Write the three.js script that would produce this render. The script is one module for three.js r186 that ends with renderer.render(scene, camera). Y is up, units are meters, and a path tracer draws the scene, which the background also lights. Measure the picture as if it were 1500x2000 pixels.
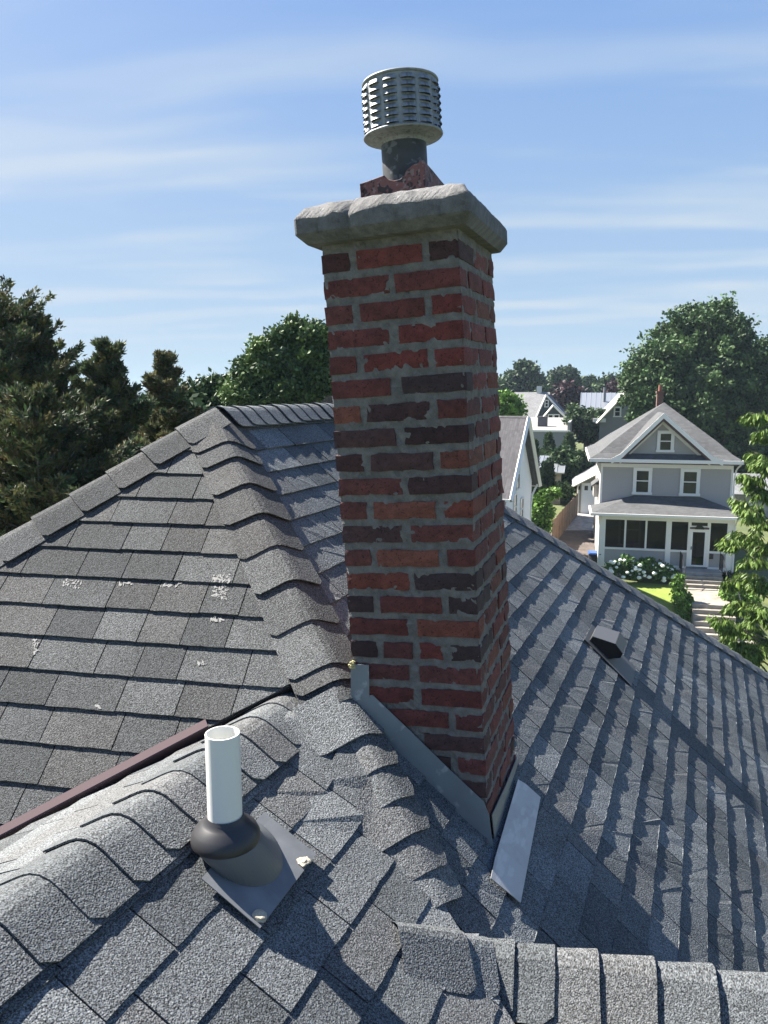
import * as THREE from 'three';
import { mergeGeometries, mergeVertices, toCreasedNormals } from 'three/addons/utils/BufferGeometryUtils.js';

// ------------------------------------------------------------------ camera, sky, sun, exposure
const scene = new THREE.Scene();
const H = 12.1, FPX = 1536.84, TH = 0.153;                 // eye height, focal length in photo pixels, downward tilt
const camera = new THREE.PerspectiveCamera(2 * Math.atan(1000 / FPX) * 180 / Math.PI, 0.75, 0.05, 2000);
camera.position.set(0, H, 0); camera.rotation.x = -TH; scene.add(camera);
const renderer = new THREE.WebGLRenderer({ antialias: true });
renderer.setSize(768, 1024);
renderer.toneMapping = THREE.LinearToneMapping;
renderer.toneMappingExposure = 4.0;
renderer.shadowMap.enabled = true;
const D2R = Math.PI / 180;
const SUN_AZ = -60 * D2R, SUN_EL = 46.8 * D2R;
const SUN = new THREE.Vector3(Math.sin(SUN_AZ) * Math.cos(SUN_EL), Math.sin(SUN_EL), -Math.cos(SUN_AZ) * Math.cos(SUN_EL));
const sun = new THREE.DirectionalLight(0xfff7ec, 5);
sun.target.position.set(2, 8, -20); scene.add(sun.target);
sun.position.copy(sun.target.position).addScaledVector(SUN, 120);
sun.castShadow = true; sun.shadow.mapSize.set(4096, 4096);
Object.assign(sun.shadow.camera, { left: -60, right: 60, top: 60, bottom: -60, near: 1, far: 300 });
scene.add(sun);

// ------------------------------------------------------------------ noise
function rng(seed) { let a = seed >>> 0; return () => { a = (a + 0x6d2b79f5) | 0; let t = Math.imul(a ^ (a >>> 15), 1 | a); t = (t + Math.imul(t ^ (t >>> 7), 61 | t)) ^ t; return ((t ^ (t >>> 14)) >>> 0) / 4294967296; }; }
const hash = (x, y, z = 0) => { let h = (x * 374761393 + y * 668265263 + z * 2147483647) | 0; h = Math.imul(h ^ (h >>> 13), 1274126177); h ^= h >>> 16; return (h >>> 0) / 4294967296; };
const sm = (t) => t * t * (3 - 2 * t), lerp = (a, b, t) => a + (b - a) * t, clamp = (x, a = 0, b = 1) => Math.min(b, Math.max(a, x));
const sstep = (a, b, x) => sm(clamp((x - a) / (b - a)));
function vnoise(x, y, z = 0, per = 0) {
  const i = Math.floor(x), j = Math.floor(y), k = Math.floor(z), u = sm(x - i), v = sm(y - j), w = sm(z - k);
  const m = (n) => per ? ((n % per) + per) % per : n;
  const g = (a, b, c) => hash(m(i + a), m(j + b), k + c);
  const p = (c) => lerp(lerp(g(0, 0, c), g(1, 0, c), u), lerp(g(0, 1, c), g(1, 1, c), u), v);
  return z === 0 ? p(0) : lerp(p(0), p(1), w);
}
function fbm(x, y, oct = 4, per = 0, z = 0) { let s = 0, a = 0.5, n = 0; for (let o = 0; o < oct; o++) { s += a * vnoise(x, y, z, per); n += a; x *= 2; y *= 2; per *= 2; a *= 0.5; } return s / n; }

// sky: clear blue, paler towards the horizon and the sun, with thin cirrus streaks
{
  const SKY = 0.25, w = 2048, h = 1024, data = new Float32Array(w * h * 4), sh = [SUN.x, SUN.z];
  const sl = Math.hypot(...sh);
  for (let j = 0; j < h; j++) {
    const el = ((j + 0.5) / h - 0.5) * Math.PI, sy = Math.sin(el), cy = Math.cos(el);
    for (let i = 0; i < w; i++) {
      const az = ((i + 0.5) / w - 0.5) * 2 * Math.PI, dx = Math.cos(az) * cy, dz = Math.sin(az) * cy;
      const e = Math.max(el, 0) / D2R;
      const t = Math.pow(clamp(e / 34), 0.62);
      let c = [lerp(0.62, 0.135, t), lerp(0.80, 0.325, t), lerp(0.90, 0.77, t)];
      if (e > 34) { const k = sstep(34, 90, e); c = [lerp(c[0], 0.10, k), lerp(c[1], 0.21, k), lerp(c[2], 0.56, k)]; }
      const cs = dx * SUN.x + sy * SUN.y + dz * SUN.z;               // scattering near the sun
      const g = Math.pow(clamp(cs), 4.5) * 0.55 + Math.pow(clamp((cs + 0.3) / 1.3), 2) * 0.10;
      c = c.map((v, n) => v + g * [0.55, 0.5, 0.42][n]);
      if (el > 0) {                                                // cirrus on a high flat layer
        const k = 1 / (sy + 0.06), px = dx * k, pz = dz * k;
        const u = px * 0.985 + pz * 0.17, v = -px * 0.17 + pz * 0.985;      // streak direction
        const wv = (fbm(u * 0.6 + 7, v * 0.6 + 3, 3) - 0.5) * 1.2;
        let m = fbm(u * 0.55 + 11, v * 2.3 + wv + 5, 5);
        let f = fbm(u * 1.7 + 31, v * 6.5 + wv * 2, 4);
        let a = sstep(0.37, 0.72, m) * 0.62 * (0.55 + 0.9 * f) + sstep(0.5, 0.85, f) * 0.12;
        a *= sstep(0.4, 5, e) * (1 - 0.6 * sstep(13, 24, e));
        a = clamp(a * 0.95, 0, 0.75);
        const cl = [0.68, 0.78, 0.86];
        c = c.map((q, n) => lerp(q, Math.max(cl[n], q), a));
      } else { const k = sstep(0, -12, el / D2R); c = [lerp(c[0], 0.10, k), lerp(c[1], 0.12, k), lerp(c[2], 0.10, k)]; }
      const o = (j * w + i) * 4; data[o] = c[0] * SKY; data[o + 1] = c[1] * SKY; data[o + 2] = c[2] * SKY; data[o + 3] = 1;
    }
  }
  const tex = new THREE.DataTexture(data, w, h, THREE.RGBAFormat, THREE.FloatType);
  tex.mapping = THREE.EquirectangularReflectionMapping; tex.magFilter = tex.minFilter = THREE.LinearFilter; tex.needsUpdate = true;
  scene.background = tex; scene.environment = tex;
  scene.environmentIntensity = 1;
}
scene.fog = new THREE.FogExp2(0xb9cfe0, 0.00025);

// ------------------------------------------------------------------ helpers: naming, tagging, unprojection
const used = {};
const numbered = (n) => { const k = (used[n] = (used[n] ?? -1) + 1); return k ? n + '_' + String(k).padStart(3, '0') : n; };
function tag(o, label, category, group, kind) { o.userData.label = label; if (category) o.userData.category = category; if (group) o.userData.group = group; if (kind) o.userData.kind = kind; return o; }
function thing(name, label, category, pos = [0, 0, 0], group) { const o = new THREE.Group(); o.name = numbered(name); o.position.set(...pos); scene.add(o); return tag(o, label, category, group); }
function mesh(name, geo, mat, parent = scene, label) { const m = new THREE.Mesh(geo, mat); m.name = parent === scene ? numbered(name) : name; m.castShadow = m.receiveShadow = true; parent.add(m); if (label) m.userData.label = label; return m; }
function structure(name, geo, mat) { const m = mesh(name, geo, mat); m.userData.kind = 'structure'; return m; }
const V = (X, Y, Z) => new THREE.Vector3(X, H + Y, -Z);             // camera-relative right / up / ahead  ->  world
const v3 = (x, y, z) => new THREE.Vector3(x, y, z);
const rayOf = (u, v) => { const a = (u - 750) / FPX, b = (v - 1000) / FPX, c = Math.cos(TH), s = Math.sin(TH); return v3(a, -b * c - s, -(c - b * s)); };
const at = (u, v, zc) => rayOf(u, v).multiplyScalar(zc).add(v3(0, H, 0));      // the point at optical depth zc
const atZ = (u, v, Z) => { const d = rayOf(u, v); return d.multiplyScalar(-Z / d.z).add(v3(0, H, 0)); };  // on the plane Z metres ahead
const onPlane = (u, v, P, n) => { const d = rayOf(u, v), o = v3(0, H, 0); return d.multiplyScalar(P.clone().sub(o).dot(n) / d.dot(n)).add(o); };
const atY = (u, v, y) => { const d = rayOf(u, v); return d.multiplyScalar((y - H) / d.y).add(v3(0, H, 0)); };

// geometry from loose triangles / quads
class Tris {
  constructor() { this.p = []; this.u = []; this.c = []; }
  v(a, ua) { this.p.push(a.x, a.y, a.z); this.u.push(ua ? ua[0] : a.x, ua ? ua[1] : a.z); }
  tri(a, b, c, ua, ub, uc) { this.v(a, ua); this.v(b, ub); this.v(c, uc); return this; }
  quad(a, b, c, d, ua, ub, uc, ud) { return this.tri(a, b, c, ua, ub, uc).tri(a, c, d, ua, uc, ud); }
  geo() {
    const g = new THREE.BufferGeometry();
    g.setAttribute('position', new THREE.Float32BufferAttribute(this.p, 3));
    g.setAttribute('uv', new THREE.Float32BufferAttribute(this.u, 2));
    if (this.c.length) g.setAttribute('color', new THREE.Float32BufferAttribute(this.c, 3));
    g.computeVertexNormals(); return g;
  }
}
// box with uv in metres; optional chamfer-free
function boxGeo(x0, x1, y0, y1, z0, z1) {
  const g = new THREE.BoxGeometry(x1 - x0, y1 - y0, z1 - z0).toNonIndexed(); g.translate((x0 + x1) / 2, (y0 + y1) / 2, (z0 + z1) / 2);
  return uvBox(g);
}
function uvBox(g, k = 1) {                                   // box-projected uv in metres
  if (g.index) g = g.toNonIndexed();
  g.computeVertexNormals();
  const p = g.attributes.position, n = g.attributes.normal, uv = new Float32Array(p.count * 2);
  for (let i = 0; i < p.count; i++) {
    const ax = Math.abs(n.getX(i)), ay = Math.abs(n.getY(i)), az = Math.abs(n.getZ(i));
    const [a, b] = ax > ay && ax > az ? [p.getZ(i), p.getY(i)] : ay > az ? [p.getX(i), p.getZ(i)] : [p.getX(i), p.getY(i)];
    uv[2 * i] = a * k; uv[2 * i + 1] = b * k;
  }
  g.setAttribute('uv', new THREE.BufferAttribute(uv, 2)); return g;
}
function slab(pts, thick, n, uvk = 1) {                    // polygon plate: pts counter-clockwise seen from n, thickness downwards
  const t = new Tris(), dn = n.clone().multiplyScalar(-thick);
  const e = pts[1].clone().sub(pts[0]).normalize(), f = n.clone().cross(e);
  const uv = (q) => [q.dot(e) * uvk, q.dot(f) * uvk];
  const tr = THREE.ShapeUtils.triangulateShape(pts.map((q) => new THREE.Vector2(q.dot(e), q.dot(f))), []);
  for (const [a, b, c] of tr) {
    t.tri(pts[a], pts[b], pts[c], uv(pts[a]), uv(pts[b]), uv(pts[c]));
    const A = pts[a].clone().add(dn), B = pts[b].clone().add(dn), C = pts[c].clone().add(dn);
    t.tri(A, C, B, uv(A), uv(C), uv(B));
  }
  pts.forEach((a, i) => { const b = pts[(i + 1) % pts.length], A = a.clone().add(dn), B = b.clone().add(dn), l = a.distanceTo(b); t.quad(a, A, B, b, [0, 0], [0, thick], [l, thick], [l, 0]); });
  return t.geo();
}
function tube(pts, r0, r1, seg = 6, rad = 6) { // tapered tube along points
  const curve = new THREE.CatmullRomCurve3(pts), t = new Tris(), fr = curve.computeFrenetFrames(seg, false), rings = [];
  for (let i = 0; i <= seg; i++) {
    const p = curve.getPointAt(i / seg), r = lerp(r0, r1, i / seg), ring = [];
    for (let k = 0; k < rad; k++) { const a = k / rad * 2 * Math.PI; ring.push(p.clone().addScaledVector(fr.normals[i], Math.cos(a) * r).addScaledVector(fr.binormals[i], Math.sin(a) * r)); }
    rings.push(ring);
  }
  for (let i = 0; i < seg; i++) for (let k = 0; k < rad; k++) { const l = (k + 1) % rad; t.quad(rings[i][k], rings[i][l], rings[i + 1][l], rings[i + 1][k], [k / rad, i], [(k + 1) / rad, i], [(k + 1) / rad, i + 1], [k / rad, i + 1]); }
  return t.geo();
}
function dataTex(w, h, fn, srgb = true, rep = 1) {
  const d = new Uint8Array(w * h * 4);
  for (let j = 0; j < h; j++) for (let i = 0; i < w; i++) {
    const c = fn(i, j), o = (j * w + i) * 4;
    for (let k = 0; k < 3; k++) { const x = clamp(Array.isArray(c) ? c[k] : c); d[o + k] = Math.round(255 * (srgb ? (x <= 0.0031308 ? 12.92 * x : 1.055 * Math.pow(x, 1 / 2.4) - 0.055) : x)); }
    d[o + 3] = 255;
  }
  const t = new THREE.DataTexture(d, w, h, THREE.RGBAFormat); t.wrapS = t.wrapT = THREE.RepeatWrapping; t.magFilter = THREE.LinearFilter; t.minFilter = THREE.LinearMipmapLinearFilter; t.generateMipmaps = true;
  if (srgb) t.colorSpace = THREE.SRGBColorSpace; t.repeat.set(rep, rep); t.needsUpdate = true; return t;
}
const std = (o) => new THREE.MeshStandardMaterial({ roughness: 0.9, metalness: 0, side: THREE.DoubleSide, ...o });
const rgb = (r, g, b) => new THREE.Color().setRGB(r, g, b);

// ------------------------------------------------------------------ textures and materials
const grainTex = dataTex(1024, 1024, (() => { const r = rng(5); return (i, j) => {
  const p = fbm(i / 128, j / 128, 4, 8), q = r(), q2 = r();
  const base = 0.40 + 0.34 * p; let v = base * (0.3 + 1.1 * q);
  if (q2 > 0.86) v = 0.62 + 0.38 * q; else if (q2 < 0.2) v *= 0.22;
  const tint = r() - 0.5; return [v * (1 + 0.07 * tint), v, v * (1.02 - 0.07 * tint)]; }; })(), true, 1 / 2.2);
const grainBump = dataTex(1024, 1024, (() => { const r = rng(9); return () => r(); })(), false, 1 / 2.2);
const shingleSet = (k, rough, warm = 1) => [[0.147, 0.155, 0.154], [0.110, 0.118, 0.118], [0.186, 0.195, 0.192], [0.136, 0.139, 0.136], [0.104, 0.112, 0.114], [0.156, 0.158, 0.153]].map((c) =>
  new THREE.MeshPhysicalMaterial({ map: grainTex, color: rgb(c[0] * k * warm, c[1] * k, c[2] * k / warm), bumpMap: grainBump, bumpScale: 0.0022, roughness: rough, specularIntensity: 0.45, side: THREE.DoubleSide }));
const shinglesOld = shingleSet(0.98, 0.9, 0.985), shinglesNear = shingleSet(1.5, 0.8, 0.97), shinglesRight = shingleSet(1.65, 0.85, 0.955);   // weathered front slope, newer near gable, right slope
const deckMat = std({ color: rgb(0.022, 0.021, 0.022), roughness: 0.95 });

// ------------------------------------------------------------------ roof planes (metres; camera-relative fit, then world)
const dirv = (X, Y, Z) => v3(X, Y, -Z);
const PHI = 0.3848, PHL = PHI - 0.1832, PL = 0.7576, PR = 0.7311;
const rD = dirv(Math.sin(PHI), 0, Math.cos(PHI)), sD = dirv(Math.cos(PHI), 0, -Math.sin(PHI)), UP = v3(0, 1, 0);
const rL = dirv(Math.sin(PHL), 0, Math.cos(PHL)), sL = dirv(Math.cos(PHL), 0, -Math.sin(PHL));
const A = V(-0.8369, -0.0988, 3.8695), B = A.clone().addScaledVector(rD, 1.52);
const dL = rL.clone().multiplyScalar(-Math.cos(PL)).addScaledVector(UP, -Math.sin(PL));
const dR = sD.clone().multiplyScalar(Math.cos(PR)).addScaledVector(UP, -Math.sin(PR));
const dB = sD.clone().multiplyScalar(-Math.cos(PR)).addScaledVector(UP, -Math.sin(PR));
const dF = rL.clone().multiplyScalar(Math.cos(PL)).addScaledVector(UP, -Math.sin(PL));
const upN = (a, b) => { const n = a.clone().cross(b).normalize(); return n.y < 0 ? n.negate() : n; };
const nL = upN(dL, sL), nR = upN(dR, rD), nB = upN(dB, rD), nFar = upN(dF, sL);
const down = (a, b) => { const h = a.clone().cross(b).normalize(); return h.y > 0 ? h.negate() : h; };
const hipC = down(nL, nR), hipL = down(nL, nB), hipR = down(nR, nFar), hipB = down(nB, nFar);
const EXP = 0.143;
const planar = (O, e, d, n) => ({ P: (u, v, o = 0) => O.clone().addScaledVector(e, u).addScaledVector(d, v).addScaledVector(n, o), uv: (p) => { const q = p.clone().sub(O); return [q.dot(e), q.dot(d)]; }, n: () => n });
const slopeL = planar(A, sL, dL, nL), slopeR = planar(A, rD, dR, nR), slopeB = planar(A, rD, dB, nB), slopeFar = planar(B, sL, dF, nFar);

// lower front gable: ridge along rD from P0 towards the viewer; its right slope warps up to the hip
const P0 = V(-0.357, -1.103, 2.688);
const tanF = (a) => a < 0 ? lerp(0.15, 0.05, clamp(-a / 0.3)) : a < 0.135 ? lerp(0.15, 0.45, a / 0.135) : a < 0.3 ? lerp(0.45, 0.575, (a - 0.135) / 0.165) : lerp(0.575, 0.55, clamp((a - 0.3) / 0.5));
const kF = Math.cos(Math.atan(0.55));
const slopeF = {
  P: (u, v, o = 0) => { const b = v * kF, a = -u; const n = sD.clone().multiplyScalar(tanF(a)).add(UP).normalize(); return P0.clone().addScaledVector(rD, u).addScaledVector(sD, b).addScaledVector(UP, -tanF(a) * b).addScaledVector(n, o); },
  uv: (p) => { const q = p.clone().sub(P0); return [q.dot(rD), q.dot(sD) / kF]; }, n: () => sD.clone().multiplyScalar(0.55).add(UP).normalize() };
const TQ = 0.52, dD = sD.clone().multiplyScalar(-Math.cos(Math.atan(TQ))).addScaledVector(UP, -Math.sin(Math.atan(TQ)));
const nD = upN(dD, rD), slopeD = planar(P0, rD, dD, nD);
// cross gable at the lower right: ridge level along sL
const J = V(0.262 * 0.985, -1.585 * 0.985, 2.06 * 0.985), dG = rL.clone().multiplyScalar(-Math.cos(0.70)).addScaledVector(UP, -Math.sin(0.70)), nG = upN(dG, sL), slopeG = planar(J, sL, dG, nG);
const dK = rL.clone().multiplyScalar(Math.cos(0.70)).addScaledVector(UP, -Math.sin(0.70)), nK = upN(dK, sL), slopeK = planar(J, sL, dK, nK);

// clip a 2D polygon by a convex one (either winding)
function clipPoly(sub, poly) {
  let area = 0; poly.forEach((p, i) => { const q = poly[(i + 1) % poly.length]; area += p[0] * q[1] - q[0] * p[1]; });
  const s = Math.sign(area); let out = sub;
  poly.forEach((p, i) => {
    const q = poly[(i + 1) % poly.length], ins = (t) => s * ((q[0] - p[0]) * (t[1] - p[1]) - (q[1] - p[1]) * (t[0] - p[0])) >= -1e-9, inp = out; out = [];
    inp.forEach((c, k) => {
      const d = inp[(k + inp.length - 1) % inp.length], ic = ins(c), id = ins(d);
      if (ic !== id) { const f = (t) => (q[0] - p[0]) * (t[1] - p[1]) - (q[1] - p[1]) * (t[0] - p[0]), x = f(d) / (f(d) - f(c)); out.push([lerp(d[0], c[0], x), lerp(d[1], c[1], x)]); }
      if (ic) out.push(c);
    });
  });
  return out;
}
const areaOf = (p) => Math.abs(p.reduce((s, a, i) => { const b = p[(i + 1) % p.length]; return s + a[0] * b[1] - b[0] * a[1]; }, 0) / 2);

const house = thing('house', 'roof of dark grey asphalt shingles in the foreground, around the leaning brick chimney', 'house', [0, 0, 0]);
const allTabs = [];
// rows of laminated shingle tabs laid on a slope, each its own plate with a raised butt edge
function shingle(part, map, poly, v0, rows, { seed = 1, wmin = 0.17, wmax = 0.33, lift = 0.006, rise = 0.0075, th = 0.0065, jag = 0, wob = 0.0015, skip, E = EXP, step = 0.03, vary = 0.0022, set = shinglesOld }) {
  const r = rng(seed), us = poly.map((p) => p[0]), umin = Math.min(...us) - 0.1, umax = Math.max(...us) + 0.1;
  for (let k = 0; k < rows; k++) {
    const vb = v0 + k * E;
    let u = umin - r() * 0.3;
    while (u < umax) {
      const w = lerp(wmin, wmax, r()), u1 = u + w - 0.0045, n = Math.max(2, Math.round(w / step)), edge = [], hgt = r() * vary, sl = (r() - 0.5) * 0.004, dv = (r() - 0.5) * 0.004;
      for (let i = 0; i <= n; i++) edge.push([lerp(u, u1, i / n), vb + dv + (r() - 0.5) * 2 * wob]);
      const rect = [[u1, vb - E - 0.03], [u, vb - E - 0.03]].concat(edge);
      const mi = Math.floor(r() * 1e6), q = clipPoly(rect, poly);
      u += w;
      if (q.length < 3 || areaOf(q) < 4e-4) continue;
      const cu = q.reduce((s, p) => s + p[0], 0) / q.length, cv = q.reduce((s, p) => s + p[1], 0) / q.length;
      if (skip && skip(cu, cv)) continue;
      const jr = rng(mi), ox = jr() * 5, oy = jr() * 5, top = [], bot = [], uv = [];
      let big = jr();
      for (const [a, b] of q) {
        const d = clamp((vb - b) / E, 0, 1.25);
        let j = 0;
        if (d < 0.03) { if (jr() < 0.5) big = jr(); j = (big - 0.5) * 2 * jag + (jr() - 0.5) * jag; }
        const o = lift + rise * (1 - d) + hgt * (1 - clamp(d)) + sl * (1 - clamp(d)) * ((a - cu) / w) + j;
        top.push(map.P(a, b, o)); bot.push(map.P(a, b, o - th - (d < 0.03 ? j * 0.5 : 0))); uv.push([a + ox, b + oy]);
      }
      const t = new Tris();
      for (const [x, y, z] of THREE.ShapeUtils.triangulateShape(q.map((p) => new THREE.Vector2(p[0], p[1])), [])) t.tri(top[x], top[y], top[z], uv[x], uv[y], uv[z]);
      q.forEach((p, i) => { const m = (i + 1) % q.length; if (p[1] < vb - E - 0.02 && q[m][1] < vb - E - 0.02) return; t.quad(top[i], bot[i], bot[m], top[m], uv[i], [uv[i][0], uv[i][1] + th], [uv[m][0], uv[m][1] + th], uv[m]); });
      const c = map.P(cu, cv), dd = c.distanceTo(camera.position);
      allTabs.push({ set, part, geo: t.geo(), mat: mi, size: areaOf(q) / dd / dd, c });
    }
  }
}
function flushTabs() {
  allTabs.sort((a, b) => b.size - a.size);
  const rest = {};
  allTabs.forEach((t, i) => {
    const m = t.mat % 17, mat = t.set[m < 6 ? 0 : m < 9 ? 1 : m < 12 ? 2 : m < 14 ? 3 : m < 15 ? 4 : 5];
    if (i < 290) mesh('shingle', t.geo, mat, t.part);
    else { const k = mat.uuid; (rest[k] ??= { mat, g: [] }).g.push(t.geo); }
  });
  for (const k in rest) { const m = mesh('shingle_field', mergeGeometries(rest[k].g), rest[k].mat, house); m.userData.kind = 'stuff'; }
}
const poly3 = (map, q, o = 0) => { const p = q.map(([u, v]) => map.P(u, v, o)); return p; };
function deck(name, map, q, n, th = 0.03) { let p = poly3(map, q, 0); const c = p[1].clone().sub(p[0]).cross(p[2].clone().sub(p[1])); if (c.dot(n) < 0) p.reverse(); return mesh(name, slab(p, th, n), deckMat, house); }

// --- left-facing (viewer-facing) slope L: between the left hip, the centre hip and the valley of the lower gable
const hl = (h, map, t) => map.uv(A.clone().addScaledVector(h, t));
const vA = onPlane(0, 1640, A, nL), vB = onPlane(380, 1440, A, nL), vDir = vA.clone().sub(vB).normalize();
const valTop = vB.clone().addScaledVector(vDir, -0.40), valEnd = vA.clone().addScaledVector(vDir, 1.4);
const polyL = (() => { const a = slopeL.uv(vA), b = slopeL.uv(vB), h = hl(hipC, slopeL, 1), k = (b[1] - a[1]) / (b[0] - a[0]), m = h[1] / h[0], x = (a[1] - k * a[0]) / (m - k); return [[0, 0], [x, m * x], slopeL.uv(valEnd), hl(hipL, slopeL, 4.2)]; })();
const partL = deck('roof_slope', slopeL, polyL, nL);
const polyLt = polyL.map((p) => p.slice()); { const inset = nL.clone().cross(vDir).normalize(); const s = inset.dot(dL) > 0 ? -1 : 1; for (const i of [1, 2]) { const q = slopeL.P(...polyLt[i]).addScaledVector(inset, s * 0.004); polyLt[i] = slopeL.uv(q); } }
shingle(partL, slopeL, polyLt, 0.558 - 3 * EXP, 26, { seed: 11, wmin: 0.16, wmax: 0.29, rise: 0.009, th: 0.0085, lift: 0.007 });
// --- right slope R
const cx = 0.36882, chC = V(0.36882, -1.56902, 2.51019);
const JR = slopeR.uv(A.clone().addScaledVector(hipC, 2.58));
const hb = slopeR.uv(B.clone().addScaledVector(hipR, 7.4)), vr = slopeR.uv(onPlane(1500, 1990, A, nR)), vJ = slopeR.uv(onPlane(925, 1850, A, nR));
const polyR = [[0, 0], [1.52, 0], hb, [lerp(vJ[0], vr[0], (hb[1] - vJ[1]) / (vr[1] - vJ[1])), hb[1]], vJ, hl(hipC, slopeR, 2.45)];
const partR = deck('roof_slope', slopeR, polyR, nR);
// --- chimney frame is needed to keep shingles out of the stack
const YAW = 0.3234, LEAN = v3(-0.0671, 1, -0.0012).normalize();
const fD = (() => { const f = dirv(Math.cos(YAW), 0, -Math.sin(YAW)); return f.addScaledVector(LEAN, -f.dot(LEAN)).normalize(); })();
const bD = fD.clone().cross(LEAN).normalize();            // towards the viewer
const CW = 0.4686, CD = 0.5678;
const inStack = (p) => { const q = p.clone().sub(chC), x = q.dot(fD), z = q.dot(bD); return x < -0.02 && x > -CW + 0.02 && z < -0.02 && z > -CD + 0.02; };
// rows must line up on the photographed butt lines: one passes (1160.2, 1485)
const r0 = 2.4372 % EXP;
const polyRt = polyR.map((p) => p.slice());
shingle(partR, slopeR, polyRt, r0, 36, { seed: 23, wmin: 0.16, wmax: 0.33, rise: 0.0085, th: 0.0075, lift: 0.006, set: shinglesRight, jag: 0.0021, wob: 0.0012, step: 0.016, skip: (u, v) => inStack(slopeR.P(u, v)) });
// --- hidden slopes behind
const lB = hl(hipL, slopeB, 5.6), rB = slopeB.uv(B.clone().addScaledVector(hipB, 5.6));
deck('roof_slope', slopeB, [[0, 0], [1.52, 0], rB, lB], nB);
deck('roof_slope', slopeFar, [[0, 0], slopeFar.uv(B.clone().addScaledVector(hipR, 7.4)), slopeFar.uv(B.clone().addScaledVector(hipB, 7.4))], nFar);
// --- lower gable, right slope F (warped) and left slope D
const hipF = []; for (const t of [1.80, 1.92, 2.1, 2.25, 2.4, 2.55]) hipF.push(slopeF.uv(A.clone().addScaledVector(hipC, t)));
const polyF = [[-2.3, -0.02], [0.06, -0.02], hipF[0], hipF[1], hipF[2], hipF[4], [-0.46, 1.02], [-0.50, 1.18], [-2.3, 1.18]];
const partF = (() => { // deck follows the warp
  const t = new Tris(), nu = 40, nv = 14, inside = (u, v) => clipPoly([[u - .03, v - .04], [u + .03, v - .04], [u + .03, v + .04], [u - .03, v + .04]], [[-2.3, -.02], [.02, -.02], hipF[1], hipF[4], [-0.5, 1.18], [-2.3, 1.18]]).length > 2;
  for (let i = 0; i < nu; i++) for (let j = 0; j < nv; j++) {
    const u0 = lerp(-2.3, 0.06, i / nu), u1 = lerp(-2.3, 0.06, (i + 1) / nu), q0 = lerp(-0.02, 1.18, j / nv), q1 = lerp(-0.02, 1.18, (j + 1) / nv);
    { const um = (u0 + u1) / 2, qm = (q0 + q1) / 2, [h0, h1] = [hipF[0], hipF[5]], lim = h0[0] + (h1[0] - h0[0]) * (qm - h0[1]) / (h1[1] - h0[1]); if (qm > 0.25 && um > lim - 0.05) continue; if (!inside(um, qm)) continue; }
    for (const o of [-0.004, -0.03]) t.quad(slopeF.P(u0, q0, o), slopeF.P(u1, q0, o), slopeF.P(u1, q1, o), slopeF.P(u0, q1, o));
  }
  return mesh('roof_slope', t.geo(), deckMat, house);
})();
const clipF = [[-2.3, -0.02], [0.02, -0.02], hipF[0], hipF[5], [-0.585, 1.18], [-2.3, 1.18]];
shingle(partF, slopeF, clipF, 0.188, 8, { seed: 37, wmin: 0.2, wmax: 0.36, rise: 0.0052, th: 0.006, lift: 0.007, wob: 0.002, vary: 0.0012, set: shinglesNear });
const partD = deck('roof_slope', slopeD, [[-2.3, 0], [0.02, 0], [-0.02, 0.3], [-2.3, 2.2]], nD);
{ const dv = [slopeD.uv(vB.clone().addScaledVector(vDir, -0.3)), slopeD.uv(valEnd)];
  shingle(partD, slopeD, [[-2.3, 0], [0.0, 0], [dv[0][0], dv[0][1] - 0.03], [dv[1][0], dv[1][1] - 0.05], [-2.3, dv[1][1] - 0.05]], 0.19, 12, { seed: 41, rise: 0.008, th: 0.0075, step: 0.06, set: shinglesNear }); }
// --- cross gable at the lower right
const partG = deck('roof_slope', slopeG, [[-0.02, 0.02], [3.2, 0.02], [3.2, 1.6], [0.5, 1.6], [0.14, 0.3]], nG);
deck('roof_slope', slopeK, [[0.1, 0.02], [3.2, 0.02], [3.2, 1.1], [1.2, 1.1]], nK);
flushTabs();

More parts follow.
